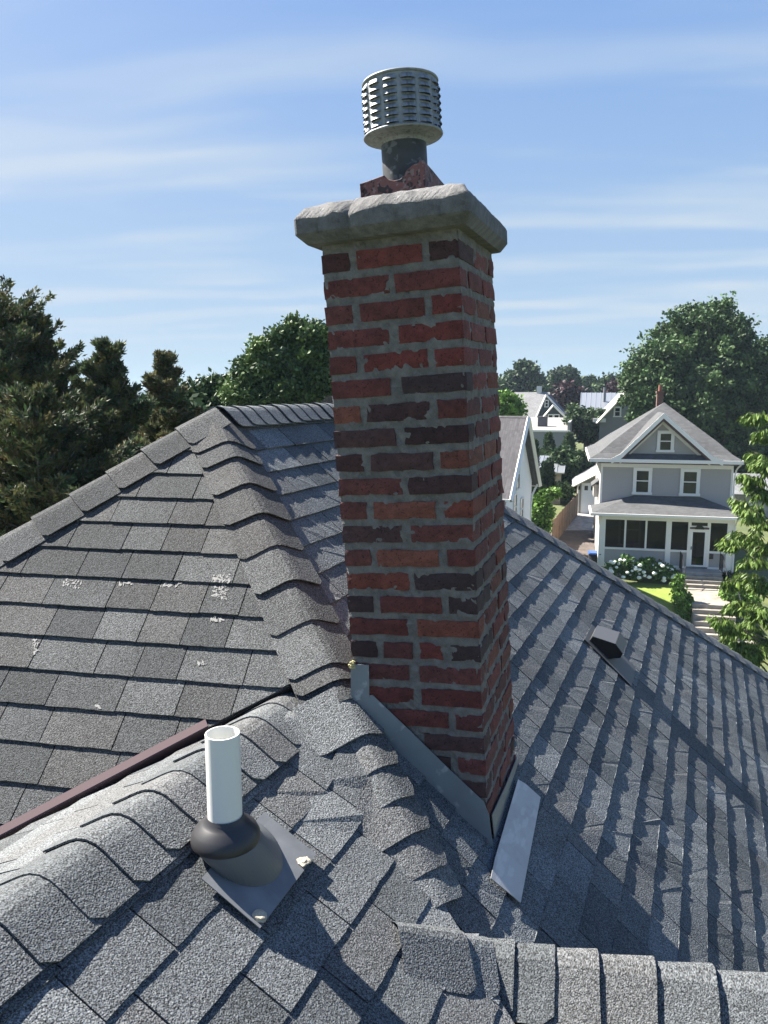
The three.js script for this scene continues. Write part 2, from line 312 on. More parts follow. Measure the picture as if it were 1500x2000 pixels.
// ridge and hip caps: bent plates, each lapping the one below
function caps(name, O, dir, nA, nBb, butts, { hw = 0.15, hl, skew = 0, c = 0.045, lift = 0.011, rise = 0.011, th = 0.0055, seed = 3, over = 0.06, cut = 0.02, set = shinglesOld, sag = 0 }) {
  const part = new THREE.Group(); part.name = name; house.add(part);
  const side = (n, other) => { const a = n.clone().cross(dir).normalize(); return a.dot(other) > 0 ? a.negate() : a; };
  const fnA = typeof nA === 'function' ? nA : null, r = rng(seed), N = 14;
  butts.forEach((s, i) => {
    if (fnA) nA = fnA(s - 0.06); const aA = side(nA, nBb), aB = side(nBb, nA);
    const len = (i ? s - butts[i - 1] : 0.16) + over, t = new Tris(), ox = r() * 5, oy = r() * 5, hwL = (hl ?? hw) * (0.96 + 0.08 * r()), hwR = hw * (0.96 + 0.08 * r()), tw = (r() - 0.5) * 0.012, rr = rise * (0.85 + 0.5 * r()), M = 3;
    const pt = (w, d, dn) => { // d: distance back from the butt
      const f = (w + Math.sqrt(w * w + c * c)) / 2, g = (-w + Math.sqrt(w * w + c * c)) / 2;
      const n = nA.clone().multiplyScalar(g).addScaledVector(nBb, f).normalize();
      return O.clone().addScaledVector(dir, s - d + tw * w / hw + skew * w).addScaledVector(aA, g).addScaledVector(aB, f).addScaledVector(n, lift + 0.5 * c * c / Math.sqrt(w * w + c * c) + rr * (1 - d / len) + dn - sag * Math.sin(Math.PI * d / len));
    };
    const grid = [], low = [];
    for (let k = 0; k <= N; k++) {
      const w = lerp(-hwL, hwR, k / N), e = Math.max(0, Math.abs(w) / (w < 0 ? hwL : hwR) - 0.86) / 0.14, d0 = e * cut + (r() - 0.5) * 0.0015;
      const row = [], lo = [];
      for (let m = 0; m <= M; m++) { const d = lerp(d0, len, m / M); row.push([pt(w, d, 0), [w + ox, d + oy]]); lo.push([pt(w, d, -th), [w + ox, d + oy + th]]); }
      grid.push(row); low.push(lo);
    }
    const quad = (a, b, cc, d) => t.quad(a[0], b[0], cc[0], d[0], a[1], b[1], cc[1], d[1]);
    for (let k = 0; k < N; k++) { for (let m = 0; m < M; m++) quad(grid[k][m], grid[k + 1][m], grid[k + 1][m + 1], grid[k][m + 1]); quad(grid[k][0], low[k][0], low[k + 1][0], grid[k + 1][0]); }
    for (const k of [0, N]) for (let m = 0; m < M; m++) quad(grid[k][m], grid[k][m + 1], low[k][m + 1], low[k][m]);
    const g = t.geo(); g.computeVertexNormals();
    mesh('cap_shingle', g, set[[0, 1, 0, 2, 3, 0, 5][Math.floor(r() * 7)]], part);
  });
  return part;
}
const along = (O, dir, u, v) => { const d = rayOf(u, v), o = v3(0, H, 0), w = O.clone().sub(o), a = d.dot(d), b = d.dot(dir), cc = dir.dot(dir), dd = d.dot(w), e = dir.dot(w); return (b * dd - a * e) / (a * cc - b * b); };
const hipPix = [[452, 858], [471, 887], [485, 943], [508, 1003], [536, 1065], [567, 1134], [604, 1210], [641, 1297], [640, 1335], [658, 1378]];
const cb = hipPix.map(([u, v]) => along(A, hipC, u, v + 8)); cb[8] = cb[7] + 0.075; cb[9] = cb[8] + 0.085;
caps('hip_ridge', A, hipC, nL, nR, cb, { seed: 7, rise: 0.013, hw: 0.155, c: 0.035 });
caps('hip_ridge', A, hipC, (s) => { const [u, v] = slopeF.uv(A.clone().addScaledVector(hipC, s)), e = 0.05, a = slopeF.P(u + e, v).sub(slopeF.P(u - e, v)), b = slopeF.P(u, v - 0.02).sub(slopeF.P(u, v - 0.12)); return upN(a, b); }, nR, [1.88, 2.0, 2.12, 2.24, 2.36, 2.46], { seed: 8, set: shinglesNear, rise: 0.014, hw: 0.10, hl: 0.19, lift: 0.010, c: 0.045, cut: 0.03, skew: -0.16 });
{ const b = []; for (let i = 0; i < 30; i++) b.push(0.2 + i * 0.19); caps('hip_ridge', A, hipL, nB, nL, b, { seed: 9, rise: 0.014 }); }
{ const b = []; for (let i = 0; i < 38; i++) b.push(0.1 + i * 0.19); caps('hip_ridge', B, hipR, nR, nFar, b, { seed: 10, set: shinglesRight, rise: 0.014 }); }
{ const b = []; for (let i = 0; i < 13; i++) b.push(0.02 + i * 0.13); caps('roof_ridge', B.clone().addScaledVector(rD, 0.1), rD.clone().negate(), nR, nB, b, { seed: 12, set: shinglesRight, lift: 0.02, rise: 0.012, hw: 0.14 }); }
{ const b = [0.06]; for (const [u, v] of [[400, 1452], [344, 1497], [289, 1538], [228, 1589], [162, 1644], [66, 1705]]) b.push(along(P0, rD.clone().negate(), u, v)); for (let i = 1; i < 6; i++) b.push(b[6] + i * 0.145);
  b.splice(1, 0, 0.19, 0.32); b.sort((x, y) => x - y); caps('dormer_ridge', P0, rD.clone().negate(), slopeF.n(), nD, b, { seed: 13, set: shinglesNear, hw: 0.17, c: 0.06, lift: 0.010, rise: 0.009, cut: 0.03 }); }
{ const b = []; for (const u of [935, 1006, 1084, 1168, 1279, 1396, 1515, 1640]) b.push(along(J, sL, u, lerp(1826, 1936, (u - 935) / 565))); b.push(b[7] + .14, b[7] + .28, b[7] + .42);
  caps('cross_ridge', J, sL, nG, nK, [b[0] - 0.09, ...b], { seed: 14, set: shinglesNear, hw: 0.17, c: 0.03, lift: 0.012, rise: 0.016, cut: 0.035 }); }

// pale bird droppings and scuffs on the front slope
{ const wm = std({ color: rgb(0.25, 0.25, 0.24), roughness: 0.9 }), r = rng(515);
  for (const [u, v, n, sx, sy] of [[140, 1138, 16, 18, 9], [432, 1128, 22, 16, 7], [428, 1155, 22, 14, 14], [330, 1140, 8, 22, 3], [240, 1138, 6, 18, 2], [68, 1262, 12, 5, 16], [421, 1208, 8, 12, 3], [392, 1294, 5, 6, 3], [190, 1380, 3, 8, 3]]) {
    const t = new Tris(); for (let i = 0; i < n * 2; i++) { const c = slopeL.uv(onPlane(u + (r() - 0.5) * 2 * sx, v + (r() - 0.5) * 2 * sy, A.clone().addScaledVector(nL, 0.02), nL)), a = r() * 6.3, l = 0.003 + 0.014 * r() * r(), w = 0.0012 + 0.0042 * r() * r(), m = 9, pts = []; for (let k = 0; k < m; k++) { const q = k / m * 6.283, rr = 0.7 + 0.6 * r(), x = Math.cos(q) * l * rr, y = Math.sin(q) * w * rr; pts.push([c[0] + x * Math.cos(a) - y * Math.sin(a), c[1] + x * Math.sin(a) + y * Math.cos(a)]); } const row = 0.558 - 3 * EXP, f = ((c[1] - row) / EXP % 1 + 1) % 1, o = 0.0098 + 0.009 * f; for (let k = 1; k + 1 < m; k++) t.tri(slopeL.P(...pts[0], o), slopeL.P(...pts[k], o), slopeL.P(...pts[k + 1], o)); }
    mesh('dropping', t.geo(), wm, partL); } }
{ // the cross ridge runs up onto the near gable
  const q = onPlane(866, 1830, P0.clone().addScaledVector(slopeF.n(), 0.02), slopeF.n()), e = J.clone().addScaledVector(sL, 0.05), d = e.clone().sub(q), len = d.length();
  caps('cross_ridge', q, d.normalize(), nG.clone().lerp(slopeF.n(), 0.5).normalize(), nK.clone().lerp(UP, 0.3).normalize(), [len * 0.45, len], { seed: 15, set: shinglesNear, hw: 0.06, hl: 0.15, c: 0.02, lift: 0.006, rise: 0.012, cut: 0.035 }); }
// house body under the roof
{ const wallM = std({ color: rgb(0.5, 0.48, 0.44) }), O = A.clone().addScaledVector(rD, 0.7).addScaledVector(sD, 0); O.y = 0;
  const g = boxGeo(-2.9, 2.9, 0, H - 3.3, -3.6, 3.6); const m = mesh('wall', g, wallM, house); m.position.copy(O); m.rotation.y = -PHI; }
// brown metal along the valley of the lower gable, and the fascia under the cross gable
{ const metal = new THREE.MeshPhysicalMaterial({ color: rgb(0.085, 0.06, 0.066), roughness: 0.75, specularIntensity: 0.25, side: THREE.DoubleSide });
  const inn = nL.clone().cross(vDir).normalize(); if (inn.dot(dL) > 0) inn.negate(); // up-slope side
  const a = vB.clone().addScaledVector(vDir, -0.06), b = vA.clone().addScaledVector(vDir, 1.2), prof = [[0.032, 0.019], [0.0, 0.024], [-0.004, 0.021], [-0.006, -0.045]], t = new Tris();
  for (let i = 0; i + 1 < prof.length; i++) { const P = (o, [x, y]) => o.clone().addScaledVector(inn, x).addScaledVector(nL, y + 0.004); t.quad(P(a, prof[i]), P(a, prof[i + 1]), P(b, prof[i + 1]), P(b, prof[i])); }
  mesh('valley_metal', t.geo(), metal, house);
  const bm = std({ color: rgb(0.11, 0.05, 0.045), roughness: 0.6 });
  const e0 = slopeF.P(-0.46, 1.0, -0.03), e1 = slopeF.P(-0.58, 1.4, -0.06), w = sL.clone().multiplyScalar(0.08), t2 = new Tris();
  const q = [e0, e0.clone().add(w), e1.clone().add(w), e1]; mesh('fascia_board', slab(q, 0.02, UP), bm, house);
}

// ------------------------------------------------------------------ leaning brick chimney
const chimney = thing('brick_chimney', 'leaning red brick chimney with grey mortar and a rough concrete cap', 'chimney', [chC.x, chC.y, chC.z]);
chimney.quaternion.setFromRotationMatrix(new THREE.Matrix4().makeBasis(fD, LEAN, bD));
const toCh = (p) => { const q = p.clone().sub(chC); return v3(q.dot(fD), q.dot(LEAN), q.dot(bD)); };
const brickTex = dataTex(512, 512, (() => { const r = rng(77); return (i, j) => {
  const p = fbm(i / 40, j / 40, 4, 0), f = fbm(i / 9 + 50, j / 9, 3), q = r();
  let v = 0.5 + 0.55 * (p - 0.35) + 0.3 * (f - 0.5) + 0.12 * (q - 0.5); if (f > 0.69) v *= 0.38; let m = sstep(0.63, 0.75, fbm(i / 22 + 9, j / 22 + 80, 4)) * 0.5;
  return [lerp(v, 0.62, m), lerp(v, 0.75, m), lerp(v, 0.78, m)]; }; })(), true, 1 / 0.35);
const brickBump = dataTex(512, 512, (i, j) => 0.6 * fbm(i / 10, j / 10, 3) + 0.4 * hash(i, j), false, 1 / 0.35);
const bMat = (c, k = 1.12) => std({ map: brickTex, color: rgb(...c.map((x) => x * k)), bumpMap: brickBump, bumpScale: 0.003, roughness: 0.88 });
const brickMats = Object.fromEntries(Object.entries({ R: [0.215, 0.054, 0.048], O: [0.235, 0.070, 0.049], M: [0.160, 0.044, 0.040], D: [0.092, 0.038, 0.039], K: [0.060, 0.030, 0.033] }).map(([k, c]) => [k, [[1, 1, 1], [0.82, 0.9, 0.95], [1.08, 1.25, 1.25], [0.9, 0.8, 0.8]].map((f) => bMat(c.map((x, n) => x * f[n])))]));
const mortarTex = dataTex(512, 512, (() => { const r = rng(78); return (i, j) => 0.55 + 0.45 * (fbm(i / 30, j / 30, 4) - 0.5) + 0.3 * (r() - 0.5); })(), true, 1 / 0.4);
const mortarMat = std({ map: mortarTex, color: rgb(0.255, 0.245, 0.235), bumpMap: brickBump, bumpScale: 0.004, roughness: 0.95 });
const cementMat = std({ map: mortarTex, color: rgb(0.285, 0.285, 0.285), bumpMap: brickBump, bumpScale: 0.010, roughness: 0.95 });
function roughBox(x0, x1, y0, y1, z0, z1, seed, amp = 0.0028, seg = [6, 2, 2], ch = 0.005) {
  const g = new THREE.BoxGeometry(1, 1, 1, ...seg), p = g.attributes.position, S = [x1 - x0, y1 - y0, z1 - z0], O = [x0, y0, z0];
  const uv = g.attributes.uv, nn = g.attributes.normal, r = rng(seed), ou = r() * 3, ov = r() * 3;
  for (let i = 0; i < p.count; i++) {
    const q = [p.getX(i), p.getY(i), p.getZ(i)], ext = q.map((c) => Math.abs(c) > 0.499), ne = ext.filter(Boolean).length;
    const w = q.map((c, k) => O[k] + (c + 0.5) * S[k]);
    const nz = (k) => vnoise(w[0] * 34 + seed * 1.7 + k * 9.1, w[1] * 34 + seed * 0.7, w[2] * 34 + 3.3 + k * 5) - 0.5;
    const out = w.map((c, k) => c - (ext[k] && ne > 1 ? Math.sign(q[k]) * ch : 0) + nz(k) * 2 * amp * (ext[k] ? 1 : 0.7));
    p.setXYZ(i, ...out);
    const a = [Math.abs(nn.getX(i)), Math.abs(nn.getY(i))];
    uv.setXY(i, (a[0] > 0.5 ? w[2] : w[0]) + ou, (a[1] > 0.5 ? w[2] : w[1]) + ov);
  }
  g.computeVertexNormals(); return g;
}
const FRONT = ['DRD', 'RR', 'MMR', 'RR', 'MRR', 'RK', 'ODM', 'DK', 'DDO', 'MD', 'MOO', 'DM', 'MOM', 'OK', 'KMK', 'MO', 'KMRK', 'MM', 'MM', 'MMM', 'DD', 'MKM', 'KD', 'DMM', 'MD', 'DMD', 'MM', 'DMM', 'MD', 'MMM', 'DM'];
const CH = 0.0815, BH = 0.066, JT = 0.016, BW = 0.105;
{
  const r = rng(301), kinds = 'RRMMOOMDR';
  const put = (x0, x1, y, z0, z1, k, seed) => { const rx = (r() - 0.5) * 0.004, rz = (r() - 0.5) * 0.004, m = mesh('brick', roughBox(x0, x1, y, y + BH, z0, z1, seed, seed > 247 ? 0.0046 : 0.0034, [Math.max(3, Math.round((x1 - x0) / 0.035)), 2, Math.max(3, Math.round((z1 - z0) / 0.035))]), brickMats[k][Math.floor(r() * 4)], chimney); m.position.set(rx, (r() - 0.5) * 0.003, rz); };
  FRONT.forEach((code, n) => {
    const y = 1.975 - CH * n, s = n * 40 + 7, pick = () => kinds[Math.floor(r() * kinds.length)], off = n > 7 && n < 14 ? 0 : 0;
    if (n === 16) { // four pieces in front
      const c = [-CW, -CW + BW, -0.23, -0.125, 0];
      put(c[0], c[1], y, -0.222, 0, code[0], s); put(c[1] + JT, c[2] - 0.004, y, -BW, 0, code[1], s + 1); put(c[2] + 0.012, c[3] - 0.004, y, -BW, 0, code[2], s + 2); put(c[3] + JT, 0, y, -0.222, 0, code[3], s + 3);
    } else if (code.length === 3) {
      put(-CW, -CW + BW, y, -0.222, 0, code[0], s); put(-CW + BW + JT, -BW - JT, y, -BW, 0, code[1], s + 1); put(-BW, 0, y, -0.222, 0, code[2], s + 2);
    } else { put(-CW, -CW / 2 - JT / 2 + (r() - 0.5) * 0.02, y, -BW, 0, code[0], s); put(-CW / 2 + JT / 2 + 0.004, 0, y, -BW, 0, code[1], s + 1); }
    const sides = code.length > 2 ? [[-0.222 - JT - 0.222, -0.222 - JT], [-CD, -0.222 - JT - 0.222 - JT]] : [[-BW - JT - 0.222, -BW - JT], [-CD, -BW - JT - 0.222 - JT]];
    sides.forEach(([a, b], i) => { put(-BW, 0, y, a, b, pick(), s + 5 + i); put(-CW, -CW + BW, y, a, b, pick(), s + 9 + i); });
    put(-CW + BW + JT, -BW - JT, y, -CD, -CD + BW, pick(), s + 20);
  });
  // mortar: one uneven body that bulges a little past the bricks here and there
  const t = new Tris(), rec = 0.0075, top = 2.075, bot = -0.6, per = [[0, 0], [-CW, 0], [-CW, -CD], [0, -CD]];
  for (let f = 0; f < 4; f++) {
    const [ax, az] = per[f], [bx, bz] = per[(f + 1) % 4], L = Math.hypot(bx - ax, bz - az), nx = (az - bz) / L * -1, nz = (bx - ax) / L * -1, nu = Math.round(L / 0.009), nv = Math.round((top - bot) / 0.011);
    const P = (i, j) => { const u = clamp(i / nu, 0, 1), y = lerp(bot, top, j / nv), x = lerp(ax, bx, u), z = lerp(az, bz, u); const d = -rec + (fbm(x * 60 + z * 50 + f * 13, y * 60, 3) - 0.5) * 0.012; const e = Math.min(u, 1 - u) * L < 0.006 ? -0.003 : 0; const out = [nz > 0.5 || nz < -0.5 ? 0 : nx, nz]; return v3(x - Math.sign(x + CW / 2) * (-d - e) * (Math.abs(nx) > 0.5 || i === 0 || i === nu ? 1 : 0), y, z + (z > -CD / 2 ? 1 : -1) * (d + e) * (Math.abs(nz) > 0.5 || i === 0 || i === nu ? 1 : 0)); };
    for (let i = 0; i < nu; i++) for (let j = 0; j < nv; j++) { const q = [P(i, j), P(i + 1, j), P(i + 1, j + 1), P(i, j + 1)], uv = q.map((p) => [p.x + p.z, p.y]); t.quad(...q, ...uv); }
  }
  mesh('mortar', t.geo(), mortarMat, chimney);
}
// concrete crown
{
  const prof = [[-0.06, 2.070], [-0.004, 2.068], [0.030, 2.071], [0.056, 2.098], [0.059, 2.102], [0.059, 2.147], [0.055, 2.155], [0.030, 2.182], [-0.01, 2.200], [-0.06, 2.207], [-0.10, 2.210], [-0.14, 2.212]];
  const N = 200, t = new Tris(), rings = prof.map(([o, y], k) => {
    const x0 = -CW - o, x1 = o > 0 ? o * 0.8 : o, z0 = -CD - (o > 0 ? o * 0.7 : o), z1 = o, R = 0.012, ring = [], per = [[x1, z1], [x0, z1], [x0, z0], [x1, z0]];
    for (let i = 0; i < N; i++) {
      const s = i / N * 4, f = Math.floor(s), u = s - f, a = per[f], b = per[(f + 1) % 4]; let x = lerp(a[0], b[0], u), z = lerp(a[1], b[1], u);
      const cxn = Math.min(x - x0, x1 - x), czn = Math.min(z - z0, z1 - z); if (cxn + czn < R) { const d = (R - cxn - czn) * 0.5; x += d * (x - x0 < x1 - x ? 1 : -1) * 0.7; z += d * (z - z0 < z1 - z ? 1 : -1) * 0.7; }
      const lump = k > 6 ? 0.006 : k > 5 ? 0.004 : k > 2 ? 0.0018 : 0.0012, nz = fbm(x * 38 + 4, z * 38 + y * 9, 3, 0, y * 20 + 1) - 0.5, n2 = fbm(x * 80, z * 80, 2, 0, y * 60 + 2) - 0.5;
      const joint = Math.abs(x + 0.345) < 0.006 && z > -0.02 && k > 0 && k < 9 ? 0.007 : 0, lip = k >= 5 && k <= 7 && z > 0 ? (fbm(x * 18 + 2, 3, 3) - 0.5) * 0.022 : 0;
      const sc = (o + 0.3 + nz * lump * 1.2 - joint) / (o + 0.3), xx = -CW / 2 + (x + CW / 2) * sc, zz = -CD / 2 + (z + CD / 2) * sc;
      ring.push(v3(xx, y + nz * lump + n2 * lump * 0.6 + lip, zz));
    }
    return ring;
  });
  for (let k = 0; k + 1 < rings.length; k++) for (let i = 0; i < N; i++) { const m = (i + 1) % N, q = [rings[k][i], rings[k][m], rings[k + 1][m], rings[k + 1][i]]; t.quad(...q, ...q.map((p) => [p.x + p.z * 0.7, p.y + p.z * 0.7])); }
  const L = rings[rings.length - 1], c = v3(-CW / 2, 2.21, -CD / 2); for (let i = 0; i < N; i++) t.tri(L[i], L[(i + 1) % N], c);
  const cg = t.geo(); cg.deleteAttribute('normal'); const cm = mergeVertices(cg, 1e-5); mesh('concrete_cap', toCreasedNormals(cm, 0.5), cementMat, chimney);
}
// broken clay flue tile
{
  const cxT = -0.258, czT = -0.285, h = 0.113, hz = 0.17, T = 0.016, y0 = 2.17;
  const fr = [[-h, 2.283], [-0.06, 2.292], [-0.028, 2.298], [-0.018, 2.286], [0.004, 2.276], [0.028, 2.277], [0.045, 2.288], [0.052, 2.302], [0.078, 2.317], [h, 2.322]];
  const ri = [[h, 2.323], [0.0, 2.317], [-0.08, 2.310], [-2 * hz + h, 2.300]];
  const bk = [[-h, 2.270], [0, 2.282], [h, 2.252]], lf = [[h, 2.283], [0, 2.290], [-2 * hz + h, 2.270]];
  const wall = (top, fn) => { const s = new THREE.Shape(); s.moveTo(top[0][0], y0); for (const [a, b] of top) s.lineTo(a, b); s.lineTo(top[top.length - 1][0], y0); s.closePath(); const g = new THREE.ExtrudeGeometry(s, { depth: T, bevelEnabled: true, bevelSize: 0.0015, bevelThickness: 0.0015, bevelSegments: 1 }); fn(g); return uvBox(g); };
  const sorted = (a) => a.slice().sort((p, q) => p[0] - q[0]);
  const gs = [wall(fr, (g) => g.translate(cxT, 0, czT + h - T)), wall(sorted(ri), (g) => g.rotateY(Math.PI / 2).translate(cxT + h - T, 0, czT)), wall(bk, (g) => g.translate(cxT, 0, czT + h - 2 * hz)), wall(sorted(lf), (g) => g.rotateY(Math.PI / 2).translate(cxT - h, 0, czT))];
  // side walls: rotateY(90) sends +x of the shape to -z, so mirror them
  gs[1] = wall(sorted(ri.map(([a, b]) => [-a, b])), (g) => g.rotateY(Math.PI / 2).translate(cxT + h - T, 0, czT)); gs[3] = wall(sorted(lf.map(([a, b]) => [-a, b])), (g) => g.rotateY(Math.PI / 2).translate(cxT - h, 0, czT));
  const clayTex = dataTex(256, 256, (i, j) => { const a = fbm(i / 40, j / 40, 4), b = sstep(0.52, 0.62, fbm(i / 28 + 40, j / 28, 4)), c = sstep(0.6, 0.7, fbm(i / 18 + 9, j / 18 + 9, 3)); return [lerp(lerp(0.15, 0.035, b), 0.26, c * 0.5), lerp(lerp(0.07, 0.026, b), 0.22, c * 0.5), lerp(lerp(0.065, 0.028, b), 0.21, c * 0.5)].map((v) => v * (0.7 + 0.6 * a)); }, true, 1 / 0.16);
  mesh('clay_flue_tile', mergeGeometries(gs), std({ map: clayTex, bumpMap: brickBump, bumpScale: 0.002, roughness: 0.8 }), chimney);
}
// metal flashing at the base
const flashTex = dataTex(512, 512, (i, j) => { const s = sstep(0.62, 0.78, fbm(i / 40, j / 40 + 3, 5)) * 0.5, a = fbm(i / 60, j / 60, 4); const v = 0.20 + 0.06 * (a - 0.5); return [lerp(v * 0.86, 0.42, s), lerp(v * 1.02, 0.45, s), lerp(v * 1.12, 0.46, s)]; }, true, 1 / 0.5);
const flashMat = std({ map: flashTex, roughness: 0.5, metalness: 0.15 });
const apronTex = dataTex(512, 512, (i, j) => { const s = sstep(0.5, 0.68, fbm(i / 60 + j / 70, j / 26, 5)), a = fbm(i / 50, j / 50, 4); const v = 0.33 + 0.1 * (a - 0.5); return [lerp(v, 0.46, s * 0.45), lerp(v, 0.47, s * 0.45), lerp(v * 1.03, 0.48, s * 0.45)]; }, true, 1 / 0.5);
const apronMat = std({ map: apronTex, roughness: 0.42, metalness: 0.35 });
{
  const zf = v3(0, 0, 1), onF = (l, o) => l.map(([u, v]) => { const q = toCh(onPlane(u, v, chC, bD)); q.z = o; return q; });
  const plate = (l, o, th = 0.002) => { const p = onF(l, o).reverse(); return slab(p, th, zf); };
  mesh('step_flashing', mergeGeometries([
    plate([[687, 1362], [729, 1356], [800, 1424], [880, 1502], [945, 1563], [956, 1590], [967, 1682], [930, 1650], [850, 1577], [773, 1508], [693, 1430]], 0.0075), plate([[687, 1296], [722, 1297], [723, 1361], [687, 1368]], 0.0095),
    plate([[690, 1400], [800, 1520], [967, 1668], [967, 1694], [840, 1580], [690, 1446]], 0.0048)]), flashMat, chimney);
  const xf = v3(1, 0, 0), onS = (l, o) => l.map(([u, v]) => { const q = toCh(onPlane(u, v, chC, fD)); q.x = o; return q; });
  mesh('side_flashing', slab(onS([[957, 1592], [984, 1534], [1006, 1480], [1015, 1520], [1016, 1560], [967, 1684]], 0.008), 0.003, xf), std({ map: apronTex, color: rgb(0.55, 0.58, 0.6), roughness: 0.5, metalness: 0.2 }), chimney);
  const ap = [[1012, 1522], [1027, 1531], [1056, 1557], [1017, 1763], [959, 1715], [967, 1676]].map(([u, v], i) => { const p = onPlane(u, v, A.clone().addScaledVector(nR, 0.028), nR); return toCh(p); });
  const nl = toCh(chC.clone().add(nR)); mesh('apron_flashing', slab(ap.slice().reverse(), 0.0025, nl), apronMat, chimney);
}
// moss and lichen on the left corner
{ const r = rng(8), t = []; for (let i = 0; i < 26; i++) { const [u, v] = i < 12 ? [690 + r() * 14 - 4, 1290 + r() * 16] : [689 + r() * 8, 1375 + r() * 50], q = toCh(onPlane(u, v, chC, bD)); const g = new THREE.IcosahedronGeometry(0.004 + r() * 0.006, 0); g.scale(1, 0.7, 0.8); g.translate(q.x - 0.004, q.y, 0.006 + r() * 0.006); t.push(g); }
  const m = mesh('moss', mergeGeometries(t), std({ color: rgb(0.36, 0.33, 0.16) }), chimney); m.userData.kind = 'stuff'; }

// ------------------------------------------------------------------ louvred metal cap on its flue pipe
{
  const base = chC.clone().addScaledVector(fD, -0.243).addScaledVector(LEAN, 2.19).addScaledVector(bD, -0.285);
  const cap = thing('chimney_cowl', 'round louvred metal vent cap on a soot-dark flue pipe above the chimney', 'chimney cap', [base.x, base.y, base.z]);
  cap.quaternion.setFromRotationMatrix(new THREE.Matrix4().makeBasis(fD, LEAN.clone().addScaledVector(fD, 0.0).normalize(), bD));
  const galv = dataTex(256, 256, (i, j) => { const a = fbm(i / 26, j / 26, 4), s = sstep(0.55, 0.75, fbm(i / 12 + 7, j / 60, 3)); return [0.235, 0.255, 0.275].map((v) => v * (0.7 + 0.55 * a) * (1 - 0.35 * s)); }, true, 1 / 0.2);
  const metal = std({ map: galv, metalness: 0.5, roughness: 0.58 });
  const sootTex = dataTex(256, 256, (i, j) => { const a = fbm(i / 24, j / 24, 5), s = sstep(0.60, 0.72, fbm(i / 16 + 3, j / 16 + 2, 4)); return [0.040, 0.043, 0.047].map((v) => v * (0.55 + 0.9 * a) * (1 + 1.6 * s)); });
  const pipe = new THREE.CylinderGeometry(0.078, 0.078, 0.30, 40, 1, true).translate(0, 0.10, 0);
  mesh('flue_pipe', mergeGeometries([pipe, new THREE.CylinderGeometry(0.074, 0.074, 0.30, 40, 1, true).translate(0, 0.10, 0)]), std({ map: sootTex, metalness: 0.25, roughness: 0.6 }), cap);
  const R = 0.125, y0 = 0.262, rows = 7, rp = 0.0222, cols = 13, P = (a, r, y) => v3(Math.sin(a) * r, y, Math.cos(a) * r);
  mesh('cap_flange', new THREE.LatheGeometry([[0.076, 0.225], [0.082, 0.228], [0.086, 0.243], [0.132, 0.248], [0.137, 0.253], [0.134, 0.258], [0.124, 0.260]].map(([a, b]) => new THREE.Vector2(a, b)), 64), metal, cap);
  mesh('cap_lid', new THREE.LatheGeometry([[0.0, 0.440], [0.10, 0.436], [0.128, 0.428], [0.1305, 0.424], [0.128, 0.4195], [0.12, 0.4185], [0.0, 0.4185]].map(([a, b]) => new THREE.Vector2(a, b)), 64), metal, cap);
  const t = new Tris(), q = (a0, a1, ya, yb) => t.quad(P(a0, R, ya), P(a1, R, ya), P(a1, R, yb), P(a0, R, yb), [a0 * R, ya], [a1 * R, ya], [a1 * R, yb], [a0 * R, yb]);
  const da = 2 * Math.PI / cols, half = 0.0245 / R;
  for (let c = 0; c < cols; c++) {
    const a = c * da;
    for (let k = 0; k < 3; k++) q(lerp(a + half, a + da - half, k / 3), lerp(a + half, a + da - half, (k + 1) / 3), y0 - 0.004, 0.42);
    for (let k = 0; k < 6; k++) { const s0 = lerp(a - half, a + half, k / 6), s1 = lerp(a - half, a + half, (k + 1) / 6); let y = y0 - 0.004; for (let n = 0; n < rows; n++) { const sl = y0 + n * rp + 0.002; q(s0, s1, y, sl); y = sl + 0.0085; } q(s0, s1, y, 0.42); }
  }
  mesh('cap_wall', t.geo(), metal, cap);
  // one hood: attached above the slit, its lip standing proud
  const hood = new Tris(), HN = 8, VN = 4, hp = (i, j) => { const s = lerp(-1, 1, i / HN), w = lerp(0, 1, j / VN), bulge = 0.0105 * Math.pow(Math.max(0, 1 - Math.pow(Math.abs(s), 2.6)), 0.6) * Math.pow(w, 0.8); return P(s * half * lerp(0.9, 1.03, w), R + 0.0006 + bulge, 0.0185 - w * 0.0165); };
  for (let i = 0; i < HN; i++) for (let j = 0; j < VN; j++) hood.quad(hp(i, j), hp(i, j + 1), hp(i + 1, j + 1), hp(i + 1, j));
  const hg = hood.geo(); for (let c = 0; c < cols; c++) for (let n = 0; n < rows; n++) { const m = mesh('louvre', hg, metal, cap); m.rotation.y = c * da; m.position.y = y0 + n * rp; }
}
